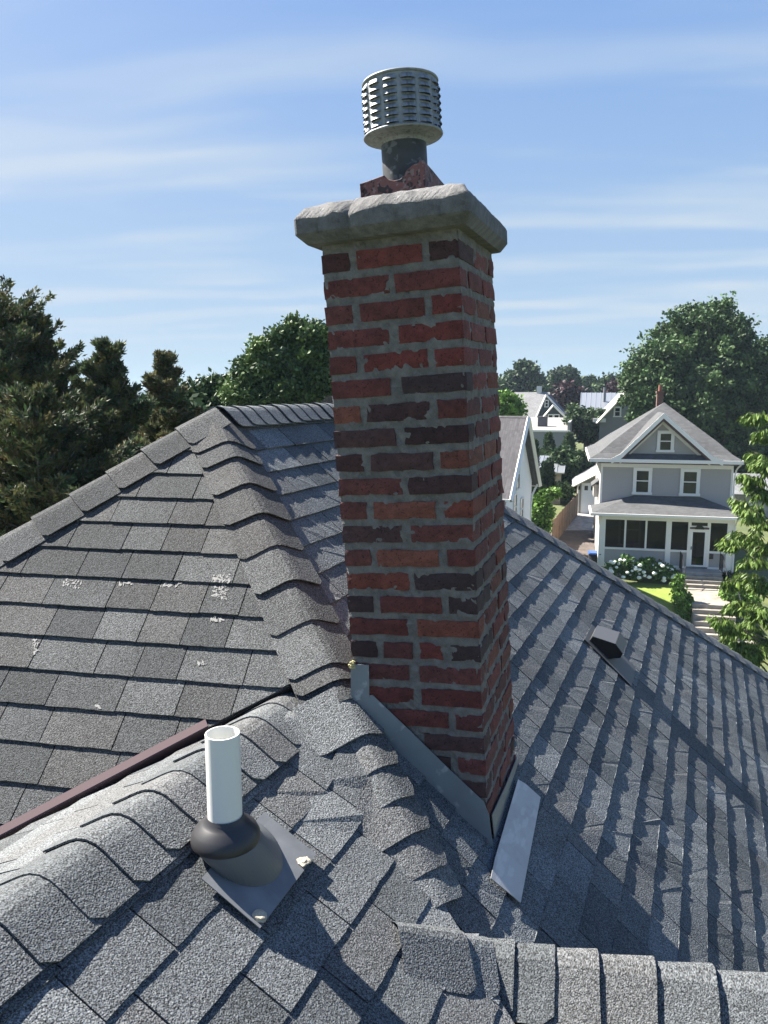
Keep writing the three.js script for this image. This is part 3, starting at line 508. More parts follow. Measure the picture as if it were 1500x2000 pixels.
// ------------------------------------------------------------------ white plastic vent pipe with its boot
{
  const nF = slopeF.n(), lift = 0.03, onF = (u, v) => onPlane(u, v, P0.clone().addScaledVector(nF, lift), nF);
  const ax = at(440, 1600, 2.052), topY = at(439, 1421, 2.052).y + 0.002, roofP = (() => { const n = nF, p = P0; return p.y - ((ax.x - p.x) * n.x + (ax.z - p.z) * n.z) / n.y; })();
  const vp = thing('vent_pipe', 'white plastic vent pipe standing in a black and grey rubber boot on the shingles', 'vent pipe', [ax.x, roofP, ax.z]);
  const L = (p) => p.clone().sub(vp.position), hT = topY - roofP, hC = ax.y - roofP;
  const pt = [[0.0395, 0.02], [0.0395, hT - 0.002], [0.0405, hT], [0.0435, hT], [0.0445, hT - 0.0015], [0.0445, 0.02]].map(([a, b]) => new THREE.Vector2(a, b));
  mesh('pipe', new THREE.LatheGeometry(pt, 48), std({ color: rgb(0.66, 0.665, 0.63), roughness: 0.42 }), vp);
  mesh('rubber_collar', new THREE.LatheGeometry([[0.0448, hC + 0.012], [0.0475, hC + 0.014], [0.049, hC + 0.004], [0.060, hC - 0.006], [0.080, hC - 0.022], [0.089, hC - 0.040], [0.0905, hC - 0.052], [0.089, hC - 0.058]].map(([a, b]) => new THREE.Vector2(a, b)), 56), std({ color: rgb(0.022, 0.022, 0.024), roughness: 0.42 }), vp);
  // grey skirt: from the level collar down to the tilted plate
  const t = new Tris(), N = 56, K = 9, c1 = v3(0, hC - 0.054, 0), e1 = onF(618, 1668), e2 = onF(508, 1813), dn = sD.clone().multiplyScalar(kF).addScaledVector(UP, -0.55 * kF).normalize();
  const mid = L(e1.clone().add(e2).multiplyScalar(0.5)), c2 = mid.clone().addScaledVector(dn, -0.168);
  const ringP = (k, i) => { const a = i / N * 2 * Math.PI, w = k / K, f = Math.pow(w, 1.25), A1 = v3(Math.cos(a), 0, Math.sin(a)), B1 = rD.clone().multiplyScalar(Math.sin(a) * -1).addScaledVector(dn, Math.cos(a)); const p = c1.clone().addScaledVector(A1, 0.088 + 0.012 * w), al = Math.atan2(sD.z, sD.x); const q = c2.clone().addScaledVector(dn, Math.cos(a - al) * 0.124).addScaledVector(rD, -Math.sin(a - al) * 0.116); return p.lerp(q, f); };
  for (let k = 0; k < K; k++) for (let i = 0; i < N; i++) { const m = (i + 1) % N; t.quad(ringP(k, i), ringP(k, m), ringP(k + 1, m), ringP(k + 1, i)); }
  const grey = std({ color: rgb(0.085, 0.095, 0.105), roughness: 0.45 });
  mesh('boot_skirt', t.geo(), grey, vp);
  const E1 = L(e1), E2 = L(e2), up = dn.clone().multiplyScalar(-0.19), pl = [E1, E1.clone().add(up), E2.clone().add(up), E2]; const o = E2.clone().sub(E1).normalize();
  const npl = nF.clone(); const c = pl[1].clone().sub(pl[0]).cross(pl[2].clone().sub(pl[1])); if (c.dot(npl) < 0) pl.reverse();
  mesh('base_plate', slab(pl, 0.0025, npl), std({ map: dataTex(256, 256, (i, j) => { const a = fbm(i / 40, j / 40, 4); return [0.15, 0.16, 0.17].map((v) => v * (0.75 + 0.5 * a)); }, true, 1 / 0.3), roughness: 0.5, metalness: 0.2 }), vp);
  const r = rng(66); for (const [u, v] of [[593, 1685], [508, 1792]]) { const p = L(onF(u, v)), g = new THREE.IcosahedronGeometry(0.0175, 3), q = g.attributes.position; for (let i = 0; i < q.count; i++) { const w = v3(q.getX(i), q.getY(i), q.getZ(i)), k = 0.7 + 0.7 * vnoise(w.x * 110 + u, w.y * 110 + 5, w.z * 110 + 7); w.multiplyScalar(k); q.setXYZ(i, w.x, w.y * 0.55, w.z); } g.computeVertexNormals(); g.translate(p.x, p.y + 0.004, p.z); mesh('sealant_blob', g, std({ map: mortarTex, color: rgb(0.62, 0.56, 0.43), roughness: 0.7 }), vp); }
}
// ------------------------------------------------------------------ small roof vent on the right slope
{
  const O = onPlane(1153, 1262, A, nR), rv = thing('roof_vent', 'small black roof vent with a grey lid on the right slope', 'roof vent', [O.x, O.y, O.z]);
  const prof = [[1153, 1263], [1150, 1253], [1157, 1243], [1202, 1258], [1216, 1277], [1212, 1285], [1188, 1287]].map(([u, v]) => { const q = onPlane(u, v, O, rD).sub(O); return [q.dot(dR), q.dot(nR)]; });
  const W = 0.24, pt = ([d, n], r) => v3(0, 0, 0).addScaledVector(dR, d).addScaledVector(nR, n).addScaledVector(rD, r);
  const blk = std({ color: rgb(0.012, 0.012, 0.013), roughness: 0.55 }), lidM = std({ color: rgb(0.05, 0.053, 0.057), roughness: 0.5 });
  const t = new Tris(), tri = THREE.ShapeUtils.triangulateShape(prof.map((p) => new THREE.Vector2(...p)), []);
  for (const r of [0.012, W]) for (const [a, b, c] of tri) t.tri(pt(prof[a], r), pt(prof[b], r), pt(prof[c], r));
  for (const [a, b] of [[0, 1], [4, 5], [5, 6]]) t.quad(pt(prof[a], 0), pt(prof[b], 0), pt(prof[b], W), pt(prof[a], W));
  mesh('vent_body', t.geo(), blk, rv);
  const lid = []; for (const [a, b] of [[1, 2], [2, 3], [3, 4]]) { const q = [pt(prof[a], -0.006), pt(prof[b], -0.006), pt(prof[b], W + 0.006), pt(prof[a], W + 0.006)], n = q[1].clone().sub(q[0]).cross(q[2].clone().sub(q[1])).normalize(); if (n.dot(nR) < 0) { q.reverse(); n.negate(); } q.forEach((p) => p.addScaledVector(n, 0.004)); lid.push(slab(q, 0.004, n)); }
  mesh('vent_lid', mergeGeometries(lid), lidM, rv);
  const fl = [[-0.06, -0.05], [0.33, -0.05], [0.33, W + 0.05], [-0.06, W + 0.05]].map(([d, r]) => pt([d, 0.022], r)); const n = fl[1].clone().sub(fl[0]).cross(fl[2].clone().sub(fl[1])); if (n.dot(nR) < 0) fl.reverse();
  mesh('vent_flange', slab(fl, 0.003, nR), std({ color: rgb(0.06, 0.065, 0.07), roughness: 0.6 }), rv);
}
// ------------------------------------------------------------------ ground, street, yard across the street
const groundY = (x, z) => { const Z = -z; let y = lerp(0, 1.08, sstep(37.6, 40.2, Z)); y = Z > 40.2 ? lerp(1.08, 1.38, clamp((Z - 40.2) / 4.5)) : y; if (Z > 45) y = lerp(1.38, 2.3, clamp((Z - 45) / 19)); if (Z > 64) y = lerp(2.3, 3.0, clamp((Z - 64) / 60)); return y; };
const fineTex = dataTex(512, 512, (() => { const r = rng(15); return (i, j) => 0.62 + 0.5 * (fbm(i / 50, j / 50, 5) - 0.5) + 0.3 * (r() - 0.5); })(), true, 1 / 3);
{
  const t = new Tris(), xs = [], zs = []; for (let x = -900; x <= 900; x += Math.abs(x) < 60 ? 3 : 60) xs.push(x); for (let Z = -300; Z <= 1500; Z += Z > -5 && Z < 130 ? 0.6 : 50) zs.push(Z);
  for (let i = 0; i + 1 < xs.length; i++) for (let j = 0; j + 1 < zs.length; j++) { const P = (x, Z) => v3(x, groundY(x, -Z) - (Z > 30 && Z < 34.5 ? 0.13 : 0), -Z); t.quad(P(xs[i], zs[j]), P(xs[i + 1], zs[j]), P(xs[i + 1], zs[j + 1]), P(xs[i], zs[j + 1])); }
  const grassTex = dataTex(512, 512, (() => { const r = rng(16); return (i, j) => { const a = fbm(i / 60, j / 60, 5), q = r(); return [0.62 + 0.5 * (a - 0.5) + 0.2 * (q - 0.5), 0.7 + 0.35 * (a - 0.5) + 0.2 * (q - 0.5), 0.5].map((v, n) => v * (n === 2 ? 0.6 : 1)); }; })(), true, 1 / 5);
  structure('ground', t.geo(), std({ map: grassTex, color: rgb(0.125, 0.135, 0.10), roughness: 0.95 }));
}
const flat = (name, x0, x1, Z0, Z1, dy, color, yf) => { const t = new Tris(), n = Math.max(1, Math.round((Z1 - Z0) / 0.6)); for (let k = 0; k < n; k++) { const a = lerp(Z0, Z1, k / n), b = lerp(Z0, Z1, (k + 1) / n), y = (Z) => (yf ? yf(Z) : groundY(0, -Z)) + dy; t.quad(v3(x0(a), y(a), -a), v3(x1(a), y(a), -a), v3(x1(b), y(b), -b), v3(x0(b), y(b), -b)); } return structure(name, t.geo(), std({ map: fineTex, color: rgb(...color), roughness: 0.9 })); };
flat('street', () => -200, () => 200, 25, 30, 0.006, [0.09, 0.088, 0.085]);
flat('kerb', () => -200, () => 200, 30, 30.2, 0.12, [0.42, 0.40, 0.37]);
flat('sidewalk', () => -200, () => 200, 35.4, 37.4, 0.012, [0.40, 0.365, 0.305]);
// ------------------------------------------------------------------ frames for buildings
function frame(name, label, category, O, yawDeg, group) {
  const g = thing(name, label, category, [O.x, O.y, O.z], group); g.rotation.y = yawDeg * D2R;
  const e = v3(Math.cos(g.rotation.y), 0, -Math.sin(g.rotation.y)), k = v3(Math.sin(g.rotation.y), 0, Math.cos(g.rotation.y));
  const L = (p) => { const q = p.clone().sub(O); return v3(q.dot(e), q.y, q.dot(k)); };
  g.loc = (u, v, zl = 0) => L(onPlane(u, v, O.clone().addScaledVector(k, zl), k)); g.L = L; return g;
}
function bx(name, parent, mat, x0, x1, y0, y1, z0, z1) { return mesh(name, boxGeo(Math.min(x0, x1), Math.max(x0, x1), Math.min(y0, y1), Math.max(y0, y1), Math.min(z0, z1), Math.max(z0, z1)), mat, parent); }
const bxg = (x0, x1, y0, y1, z0, z1) => boxGeo(Math.min(x0, x1), Math.max(x0, x1), Math.min(y0, y1), Math.max(y0, y1), Math.min(z0, z1), Math.max(z0, z1));
const whiteTrim = std({ color: rgb(0.76, 0.74, 0.69), roughness: 0.6 }), glassM = std({ color: rgb(0.012, 0.015, 0.018), roughness: 0.08 }), brownTrim = std({ color: rgb(0.07, 0.035, 0.033), roughness: 0.6 });
const roofTex = dataTex(512, 512, (() => { const r = rng(21); return (i, j) => { const row = Math.floor(j / 16), off = hash(row, 3) * 40, tab = Math.floor((i + off) / 26); return 0.5 + 0.25 * hash(tab, row) + 0.25 * (fbm(i / 70, j / 70, 4) - 0.4) + 0.25 * (r() - 0.5) - (j % 16 < 2 ? 0.22 : 0); }; })(), true, 1 / 4.2);
const roofM = (c) => std({ map: roofTex, color: rgb(...c), roughness: 0.9 });
// clapboard wall facing +z: saw-tooth courses, real laps; holes are left to the trim in front
function clap(x0, x1, y0, y1, z, lap = 0.105, axis = 0) { const t = new Tris(); for (let y = y0; y < y1 - 1e-4; y += lap) { const yt = Math.min(y1, y + lap), a = v3(x0, y, z + 0.024), b = v3(x1, y, z + 0.024), c = v3(x1, yt, z), d = v3(x0, yt, z); t.quad(a, b, c, d, [x0, y], [x1, y], [x1, yt], [x0, yt]); t.quad(v3(x0, y, z - 0.02), v3(x1, y, z - 0.02), b, a); } return t.geo(); }
function gableWall(x0, x1, y0, yE, xm, yR, z, lap = 0.105) { const t = new Tris(); for (let y = y0; y < yR - 0.01; y += lap) { const yt = Math.min(yR, y + lap), X = (yy) => yy <= yE ? [x0, x1] : [lerp(x0, xm, (yy - yE) / (yR - yE)), lerp(x1, xm, (yy - yE) / (yR - yE))]; const [a0, a1] = X(y), [b0, b1] = X(yt); t.quad(v3(a0, y, z + 0.014), v3(a1, y, z + 0.014), v3(b1, yt, z), v3(b0, yt, z), [a0, y], [a1, y], [b1, yt], [b0, yt]); } return t.geo(); }
function win(parent, x0, x1, y0, y1, z, cas = 0.13, rail = true, mat = whiteTrim) {       // outer casing rectangle
  const f = mergeGeometries([bxg(x0, x0 + cas, y0, y1, z, z + 0.05), bxg(x1 - cas, x1, y0, y1, z, z + 0.05), bxg(x0 + cas, x1 - cas, y1 - cas, y1, z, z + 0.05), bxg(x0 - 0.04, x1 + 0.04, y0 - 0.03, y0 + cas * 0.6, z, z + 0.08)]);
  const w = mesh('window', f, mat, parent); mesh('pane', bxg(x0 + cas, x1 - cas, y0 + cas * 0.6, y1 - cas, z - 0.03, z + 0.012), glassM, w);
  if (rail) mesh('meeting_rail', bxg(x0 + cas, x1 - cas, (y0 + y1) / 2 - 0.03, (y0 + y1) / 2 + 0.03, z + 0.012, z + 0.035), mat, w); return w;
}
function roofPlate(parent, mat, pts, th = 0.12, name = 'roof') { const n = pts[1].clone().sub(pts[0]).cross(pts[2].clone().sub(pts[1])).normalize(); if (n.y < 0) { pts = pts.slice().reverse(); n.negate(); } return mesh(name, slab(pts, th, n), mat, parent); }
// ------------------------------------------------------------------ the grey porch house across the street
{
  const O = at(1172, 1125, 46.2); O.y = 1.35; const g = frame('porch_house', 'grey two-storey house with front gable and screened porch across the street', 'house', O, -13);
  const xp = (u, z = 0, v = 1000) => g.loc(u, v, z).x, yp = (v, z = 0, u = 1300) => g.loc(u, v, z).y, ZW = -2.5;
  const grey = std({ color: rgb(0.375, 0.355, 0.335), roughness: 0.75 }), found = std({ map: fineTex, color: rgb(0.55, 0.52, 0.45), roughness: 0.9 }), shR = roofM([0.105, 0.109, 0.113]), shD = roofM([0.27, 0.265, 0.26]);
  const x0 = xp(1173), x1 = xp(1437), yF = yp(1106);
  bx('foundation', g, found, x0 + 0.03, x1 - 0.03, -0.6, yp(1112), ZW, -0.03);
  const y104 = yp(1104), y112 = yp(1112), y77 = yp(1077), y73 = yp(1073), y17 = yp(1018), y10 = yp(1010);
  bx('base_board', g, whiteTrim, x0, xp(1346), y112, y104, -0.16, 0.03); bx('base_board', g, whiteTrim, xp(1389), x1, y112, y104, -0.16, 0.03);
  for (const [a, b] of [[1172, 1184], [1303, 1313.5], [1423, 1438]]) { bx('porch_column', g, whiteTrim, xp(a), xp(b), y104, y17, -0.2, 0.05); }
  for (const [a, b] of [[1184, 1303], [1313.5, 1346], [1390, 1423]]) { mesh('siding', clap(xp(a), xp(b), y104, y77, -0.05), grey, g); bx('sill_rail', g, whiteTrim, xp(a), xp(b), y77, y73, -0.12, 0.03); }
  for (const a of [1223, 1264]) bx('mullion', g, whiteTrim, xp(a - 1.8), xp(a + 1.8), y73, y17, -0.08, 0.02);
  const screen = new THREE.MeshPhysicalMaterial({ color: rgb(0.30, 0.32, 0.33), transmission: 1, thickness: 0, roughness: 0.02, ior: 1.3, side: THREE.DoubleSide });
  for (const [a, b] of [[1184, 1221], [1225, 1262], [1266, 1303], [1313.5, 1346], [1390, 1423]]) bx('porch_window', g, screen, xp(a), xp(b), y73, y17, -0.045, -0.035);
  bx('porch_beam', g, whiteTrim, x0, x1, y17, y10, -0.2, 0.04); bx('brown_band', g, brownTrim, x0 - 0.1, x1 + 0.1, y10, y10 + 0.1, -0.2, 0.08);
  // porch interior: house front wall, floor, ceiling
  bx('porch_floor', g, found, x0, x1, y112 - 0.1, y104 - 0.01, ZW, -0.17); bx('porch_ceiling', g, whiteTrim, x0, x1, y10 + 0.02, y10 + 0.08, ZW, -0.21);
  for (const [a, b] of [[x0, x0 + 0.12], [x1 - 0.12, x1]]) bx('porch_side_wall', g, grey, a, b, y112, y10, ZW, -0.2);
  win(g, xp(1215), xp(1262), y77 - 0.2, y17, ZW + 0.05, 0.14); bx('porch_chair', g, whiteTrim, xp(1246), xp(1258), y104 + 0.4, y104 + 0.9, -1.6, -1.55);
  // door
  const df = mesh('door_frame', mergeGeometries([bxg(xp(1346), xp(1352), y104, y17, -0.15, 0.05), bxg(xp(1384), xp(1390), y104, y17, -0.15, 0.05), bxg(xp(1352), xp(1384), yp(1027), yp(1025), -0.15, 0.04), bxg(xp(1352), xp(1384), yp(1034), yp(1031), -0.15, 0.04)]), whiteTrim, g);
  bx('transom_board', g, brownTrim, xp(1349), xp(1387), yp(1031), yp(1027.5), -0.1, 0.07);
  { const o = new THREE.CylinderGeometry(0.24, 0.24, 0.06, 20, 1, false, 0, Math.PI); o.rotateX(Math.PI / 2); o.rotateZ(Math.PI / 2); o.translate(xp(1368), yp(1031), 0.09); mesh('door_ornament', o, glassM, g); }
  bx('transom_pane', g, glassM, xp(1352), xp(1384), yp(1025), yp(1019), -0.1, -0.06);
  const door = mesh('door', mergeGeometries([bxg(xp(1352), xp(1356), y104, yp(1034), -0.06, 0.0), bxg(xp(1380), xp(1384), y104, yp(1034), -0.06, 0.0), bxg(xp(1356), xp(1380), y104, yp(1101), -0.06, 0.0), bxg(xp(1356), xp(1380), yp(1037), yp(1034), -0.06, 0.0)]), std({ color: rgb(0.8, 0.79, 0.77), roughness: 0.5 }), g);
  mesh('pane', bxg(xp(1356), xp(1380), yp(1101), yp(1037), -0.045, -0.03), screen, door); mesh('handle', bxg(xp(1353.2), xp(1354.8), yp(1071), yp(1065), 0, 0.05), glassM, door);
  bx('inner_door', g, std({ color: rgb(0.30, 0.07, 0.06) }), xp(1353), xp(1378), y104, yp(1036), -2.4, -2.36);
  bx('mailbox', g, glassM, xp(1390), xp(1398), yp(1087), yp(1078), -0.03, 0.14);
  // porch roof
  const yE = yp(1006, 0.5), yT = yp(969, ZW), xa = xp(1156, 0.5), xb = xp(1455, 0.5), ta = g.loc(1239, 969, ZW).x, tb = g.loc(1368, 969, ZW).x;
  roofPlate(g, shR, [v3(xa, yE, 0.5), v3(xb, yE, 0.5), v3(tb, yT, ZW), v3(ta, yT, ZW)], 0.1);
  roofPlate(g, shR, [v3(xa, yE, 0.5), v3(ta, yT, ZW), v3(xa, yE, ZW)], 0.1); roofPlate(g, shR, [v3(xb, yE, 0.5), v3(tb, yT, ZW), v3(xb, yE, ZW)], 0.1);
  mesh('gutter', mergeGeometries([bxg(xa - 0.06, xb + 0.06, yE - 0.15, yE - 0.005, 0.44, 0.58), bxg(xa - 0.1, xa + 0.02, yE - 0.15, yE - 0.005, ZW, 0.5), bxg(xb - 0.02, xb + 0.1, yE - 0.15, yE - 0.005, ZW, 0.5)]), whiteTrim, g); bx('soffit', g, whiteTrim, xa, xb, yE - 0.16, yE - 0.12, -0.2, 0.44);
  mesh('downspout', mergeGeometries([tube([v3(xb - 0.3, yE - 0.12, 0.5), v3(x1 + 0.02, yE - 0.45, 0.12), v3(x1 + 0.02, yE - 0.9, 0.1), v3(x1 + 0.02, 0, 0.1)], 0.05, 0.05, 12, 6)]), whiteTrim, g); mesh('downspout', tube([v3(xa + 0.5, yE - 0.15, 0.5), v3(x0 - 0.03, yE - 0.5, 0.12), v3(x0 - 0.03, yE - 1.2, 0.1), v3(x0 - 0.03, -0.3, 0.1)], 0.05, 0.05, 12, 6), whiteTrim, g);
  // upper storey
  const X0 = g.loc(1173, 940, ZW).x, X1 = g.loc(1431, 940, ZW).x, yU = (v) => yp(v, ZW), DEP = 8.6;
  mesh('siding', clap(X0, X1, -0.4, yU(913), ZW), grey, g);
  for (const [s, x] of [[-1, X0], [1, X1]]) bx('side_wall', g, grey, x - s * 0.02, x - s * 0.2, -0.4, yU(904), ZW - DEP, ZW - 0.01); bx('rear_wall', g, grey, X0, X1, -0.4, yU(904), ZW - DEP, ZW - DEP + 0.2);
  for (const [a, b] of [[X0 - 0.01, X0 + 0.11], [X1 - 0.11, X1 + 0.01]]) bx('corner_board', g, whiteTrim, a, b, -0.3, yU(913), ZW, ZW + 0.04);
  bx('frieze', g, whiteTrim, X0, X1, yU(914), yU(906.5), ZW - 0.02, ZW + 0.05); bx('brown_band', g, brownTrim, X0 - 0.2, X1 + 0.2, yU(906.5), yU(901), ZW - 0.02, ZW + 0.12);
  for (const [a, b] of [[1236, 1273], [1328, 1367]]) win(g, g.loc(a, 940, ZW).x, g.loc(b, 940, ZW).x, yU(966), yU(914), ZW + 0.05, 0.2);
  // main roof with flared eaves
  const yA = yp(898, ZW + 0.6), AP = g.loc(1297, 786, ZW - DEP / 2), RA = g.loc(1152, 899, ZW + 0.6).x, RB = g.loc(1453, 896, ZW + 0.6).x, zf = ZW + 0.6, zb = ZW - DEP - 0.6, xm = (RA + RB) / 2;
  const ring = (k, y) => [v3(lerp(RA, AP.x, k), y, lerp(zf, AP.z, k)), v3(lerp(RB, AP.x, k), y, lerp(zf, AP.z, k)), v3(lerp(RB, AP.x, k), y, lerp(zb, AP.z, k)), v3(lerp(RA, AP.x, k), y, lerp(zb, AP.z, k))];
  const R0 = ring(0, yA), R1 = ring(0.12, yA + 0.30), R2 = ring(0.3, yA + 0.98), rise = AP.y - yA;
  for (let i = 0; i < 4; i++) { const j = (i + 1) % 4; roofPlate(g, shR, [R0[i], R0[j], R1[j], R1[i]], 0.1, 'roof_slope'); roofPlate(g, shR, [R1[i], R1[j], R2[j], R2[i]], 0.1, 'roof_slope'); roofPlate(g, shR, [R2[i], R2[j], AP], 0.1, 'roof_slope'); }
  for (let i = 0; i < 4; i++) { const j = (i + 1) % 4, a = R0[i], b = R0[j], n = v3((a.x + b.x) / 2 - xm, 0, (a.z + b.z) / 2 - (zf + zb) / 2).normalize().multiplyScalar(0.06); const t = new Tris(), d = v3(0, -0.2, 0); const A1 = a.clone().add(n), B1 = b.clone().add(n); t.quad(A1, B1, B1.clone().add(d), A1.clone().add(d)).quad(a, b, B1, A1).quad(a.clone().add(d), b.clone().add(d), B1.clone().add(d), A1.clone().add(d)); mesh('gutter', t.geo(), whiteTrim, g); }
  bx('soffit', g, whiteTrim, RA, RB, yA - 0.2, yA - 0.17, zf, ZW); bx('soffit', g, whiteTrim, RA, X0, yA - 0.2, yA - 0.17, zb, ZW); bx('soffit', g, whiteTrim, X1, RB, yA - 0.2, yA - 0.17, zb, ZW);
  mesh('downspout', tube([v3(RB - 0.1, yA - 0.2, zf), v3(X1 + 0.15, yA - 0.55, ZW + 0.12), v3(X1 + 0.08, yA - 1.0, ZW + 0.08), v3(X1 + 0.08, yE + 0.3, ZW + 0.08)], 0.05, 0.05, 12, 6), whiteTrim, g);
  // front gable
  const zG = ZW + 0.02, zO = ZW + 0.62, pk = g.loc(1297, 807, zO), gl = g.loc(1194, 897, zO), gr = g.loc(1413, 896, zO), wall = [g.loc(1228, 886, zG), g.loc(1380, 886, zG), g.loc(1300, 820, zG)];
  mesh('gable_wall', gableWall(wall[0].x - 0.15, wall[1].x + 0.15, wall[0].y, wall[0].y + 0.02, pk.x, wall[2].y + 0.1, zG), grey, g);
  const yb = Math.min(gl.y, gr.y), side = (e) => { const m1 = v3(lerp(e.x, pk.x, 0.18), yb + 0.30, zO), m0 = v3(e.x, yb + 0.03, zO), P = [m0, m1, v3(pk.x, pk.y, zO)], back = ZW - 2.6;
    for (let i = 0; i < 2; i++) roofPlate(g, shR, [P[i], P[i + 1], v3(P[i + 1].x, P[i + 1].y, back), v3(P[i].x, P[i].y, back)], 0.1, 'gable_roof');
    const board = (w0, w1, z0, z1) => { const Q = w0 > 0.2 ? [P[0].clone().lerp(P[1], 0.97), ...P.slice(1)] : P, s = new THREE.Shape(); s.moveTo(Q[0].x, Q[0].y - w0); for (const q of Q.slice(1)) s.lineTo(q.x, q.y - w0); for (const q of Q.slice().reverse()) s.lineTo(q.x, q.y - w1); const gg = new THREE.ExtrudeGeometry(s, { depth: z1 - z0, bevelEnabled: false }); gg.translate(0, 0, z0); return uvBox(gg); };
    mesh('bargeboard', board(-0.02, 0.30, zO, zO + 0.05), whiteTrim, g); mesh('brown_board', board(0.30, 0.46, zO - 0.06, zO - 0.01), brownTrim, g); mesh('gable_soffit', board(0.46, 0.66, zG + 0.03, zG + 0.10), whiteTrim, g); };
  side(gl); side(gr);
  roofPlate(g, roofM([0.12, 0.125, 0.13]), [v3(gl.x + 0.4, yA + 0.02, zf + 0.03), v3(gr.x - 0.4, yA + 0.02, zf + 0.03), v3(wall[1].x + 0.2, wall[0].y + 0.02, zG + 0.02), v3(wall[0].x - 0.2, wall[0].y + 0.02, zG + 0.02)], 0.06, 'pent_roof');
  { const a = g.loc(1282, 882, zG), b = g.loc(1318, 841, zG); win(g, a.x, b.x, a.y, b.y, zG + 0.03, 0.19); }
  const ch = g.loc(1282, 800, ZW - DEP / 2 - 0.5), ch2 = g.loc(1296, 768, ZW - DEP / 2 - 0.5), oldB = std({ map: brickTex, color: rgb(0.26, 0.14, 0.11) });
  const stk = mesh('chimney', mergeGeometries([bxg(ch.x, ch2.x, ch.y - 0.8, ch2.y, ch.z - 0.45, ch.z), bxg(ch.x - 0.05, ch2.x + 0.05, ch2.y, ch2.y + 0.14, ch.z - 0.5, ch.z + 0.05)]), oldB, g); mesh('chimney_pot', new THREE.CylinderGeometry(0.11, 0.13, 0.4, 12).translate((ch.x + ch2.x) / 2, ch2.y + 0.33, ch.z - 0.22), std({ color: rgb(0.2, 0.08, 0.055) }), stk);
  // entrance steps and side window bay
  const st = std({ map: fineTex, color: rgb(0.40, 0.36, 0.30), roughness: 0.9 }), sx0 = xp(1334), sx1 = xp(1411), land = y104 - 0.1;
  bx('landing', g, std({ map: fineTex, color: rgb(0.45, 0.43, 0.40) }), sx0, sx1, -0.6, land, 0.0, 1.0); for (let i = 0; i < 4; i++) bx('step', g, st, sx0 - 0.02 * i, sx1 + 0.03 * i, -0.8, land - 0.17 * (i + 1), 1.0 + 0.31 * i, 1.0 + 0.31 * (i + 1));
  bx('side_bay', g, grey, X0 - 0.3, X0, yE + 0.2, yE + 1.0, ZW - 4, ZW - 2.5); roofPlate(g, shR, [v3(X0 - 0.45, yE + 0.95, ZW - 2.3), v3(X0, yE + 1.3, ZW - 2.3), v3(X0, yE + 1.3, ZW - 4.2), v3(X0 - 0.45, yE + 0.95, ZW - 4.2)], 0.08);
  // handrails
  const iron = std({ color: rgb(0.015, 0.015, 0.016), roughness: 0.5 });
  for (const [x, lbl, lo] of [[sx0 - 0.03, 'black iron handrail on the flower side of the porch steps', 0], [sx1 + 0.02, 'long black iron handrail on the right of the steps, down to the sidewalk', 1]]) {
    const gs = [], P = (z, h) => { const y = z < 1 ? land : land - 0.17 * Math.ceil((z - 1) / 0.31 - 0.01); return v3(x, Math.max(y, land - 0.68) + h, z); };
    gs.push(tube([P(0.1, 0), P(0.1, 0.95)], 0.025, 0.025, 2, 6), tube([P(0.95, 0), P(0.95, 0.95)], 0.025, 0.025, 2, 6), tube([v3(x, land + 0.95, 0.1), v3(x, land + 0.95, 0.95)], 0.025, 0.025, 2, 6), tube([v3(x, land + 0.95, 0.95), v3(x, land + 0.2, 2.25)], 0.025, 0.025, 2, 6), tube([v3(x, land - 0.7, 2.25), v3(x, land + 0.2, 2.25)], 0.025, 0.025, 2, 6));
    for (let k = 1; k < 7; k++) gs.push(tube([v3(x, land + 0.05, 0.1 + k * 0.12), v3(x, land + 0.95, 0.1 + k * 0.12)], 0.01, 0.01, 1, 4));
    if (lo) gs.push(tube([v3(x, land - 0.72, 4.4), v3(x, land + 0.15, 4.4), v3(x, land + 0.1, 4.9), v3(x, land - 0.85, 6.9), v3(x, land - 1.8, 6.9)], 0.022, 0.022, 30, 6));
    const t = thing('handrail', lbl, 'handrail', [g.position.x, g.position.y, g.position.z], undefined); t.rotation.y = g.rotation.y; mesh('rail', mergeGeometries(gs), iron, t);
  }
  // front walk and the lower flight of steps
  const walk = thing('front_walk', 'pale concrete front walk and lower steps between porch and sidewalk', 'walkway', [g.position.x, g.position.y, g.position.z]); walk.rotation.y = g.rotation.y;
  const wy = land - 0.72; bx('paving', walk, st, sx0 - 0.05, sx1 + 0.25, wy - 0.5, wy, 2.24, 5.3); const n = 6, dy = (g.position.y + wy - 0.03) / n; for (let i = 0; i < n; i++) bx('step', walk, st, sx0 - 0.05, sx1 - 0.15, wy - 1.6, wy - dy * (i + 1) + 0.02, 5.3 + i * 0.33, 5.3 + (i + 1) * 0.33);
  bx('paving', walk, st, sx0 - 0.1, sx1 + 0.3, wy - 1.6, wy - dy * n + 0.03, 5.3 + n * 0.33, 5.3 + n * 0.33 + 2.2);
  mesh('lawn', (() => { const t = new Tris(), N = 16; for (let i = 0; i < N; i++) for (let j = 0; j < N; j++) { const P = (a, b) => { const x = lerp(-0.2, sx0 - 0.3, a), z = lerp(1.1, 5.2, b), w = v3(x, 0, z).applyAxisAngle(UP, g.rotation.y).add(g.position); return v3(w.x, groundY(w.x, w.z) + 0.03, w.z); }; t.quad(P(i / N, j / N), P((i + 1) / N, j / N), P((i + 1) / N, (j + 1) / N), P(i / N, (j + 1) / N)); } return t.geo(); })(), std({ map: dataTex(512, 512, (() => { const r = rng(19); return (i, j) => { const a = fbm(i / 70, j / 90, 4), q = r(); return [0.11 + 0.10 * a, 0.18 + 0.05 * a, 0.022 + 0.02 * a].map((v) => v * (0.7 + 0.6 * q)); }; })(), true, 1 / 2.5), roughness: 0.9 })).userData.kind = 'structure';
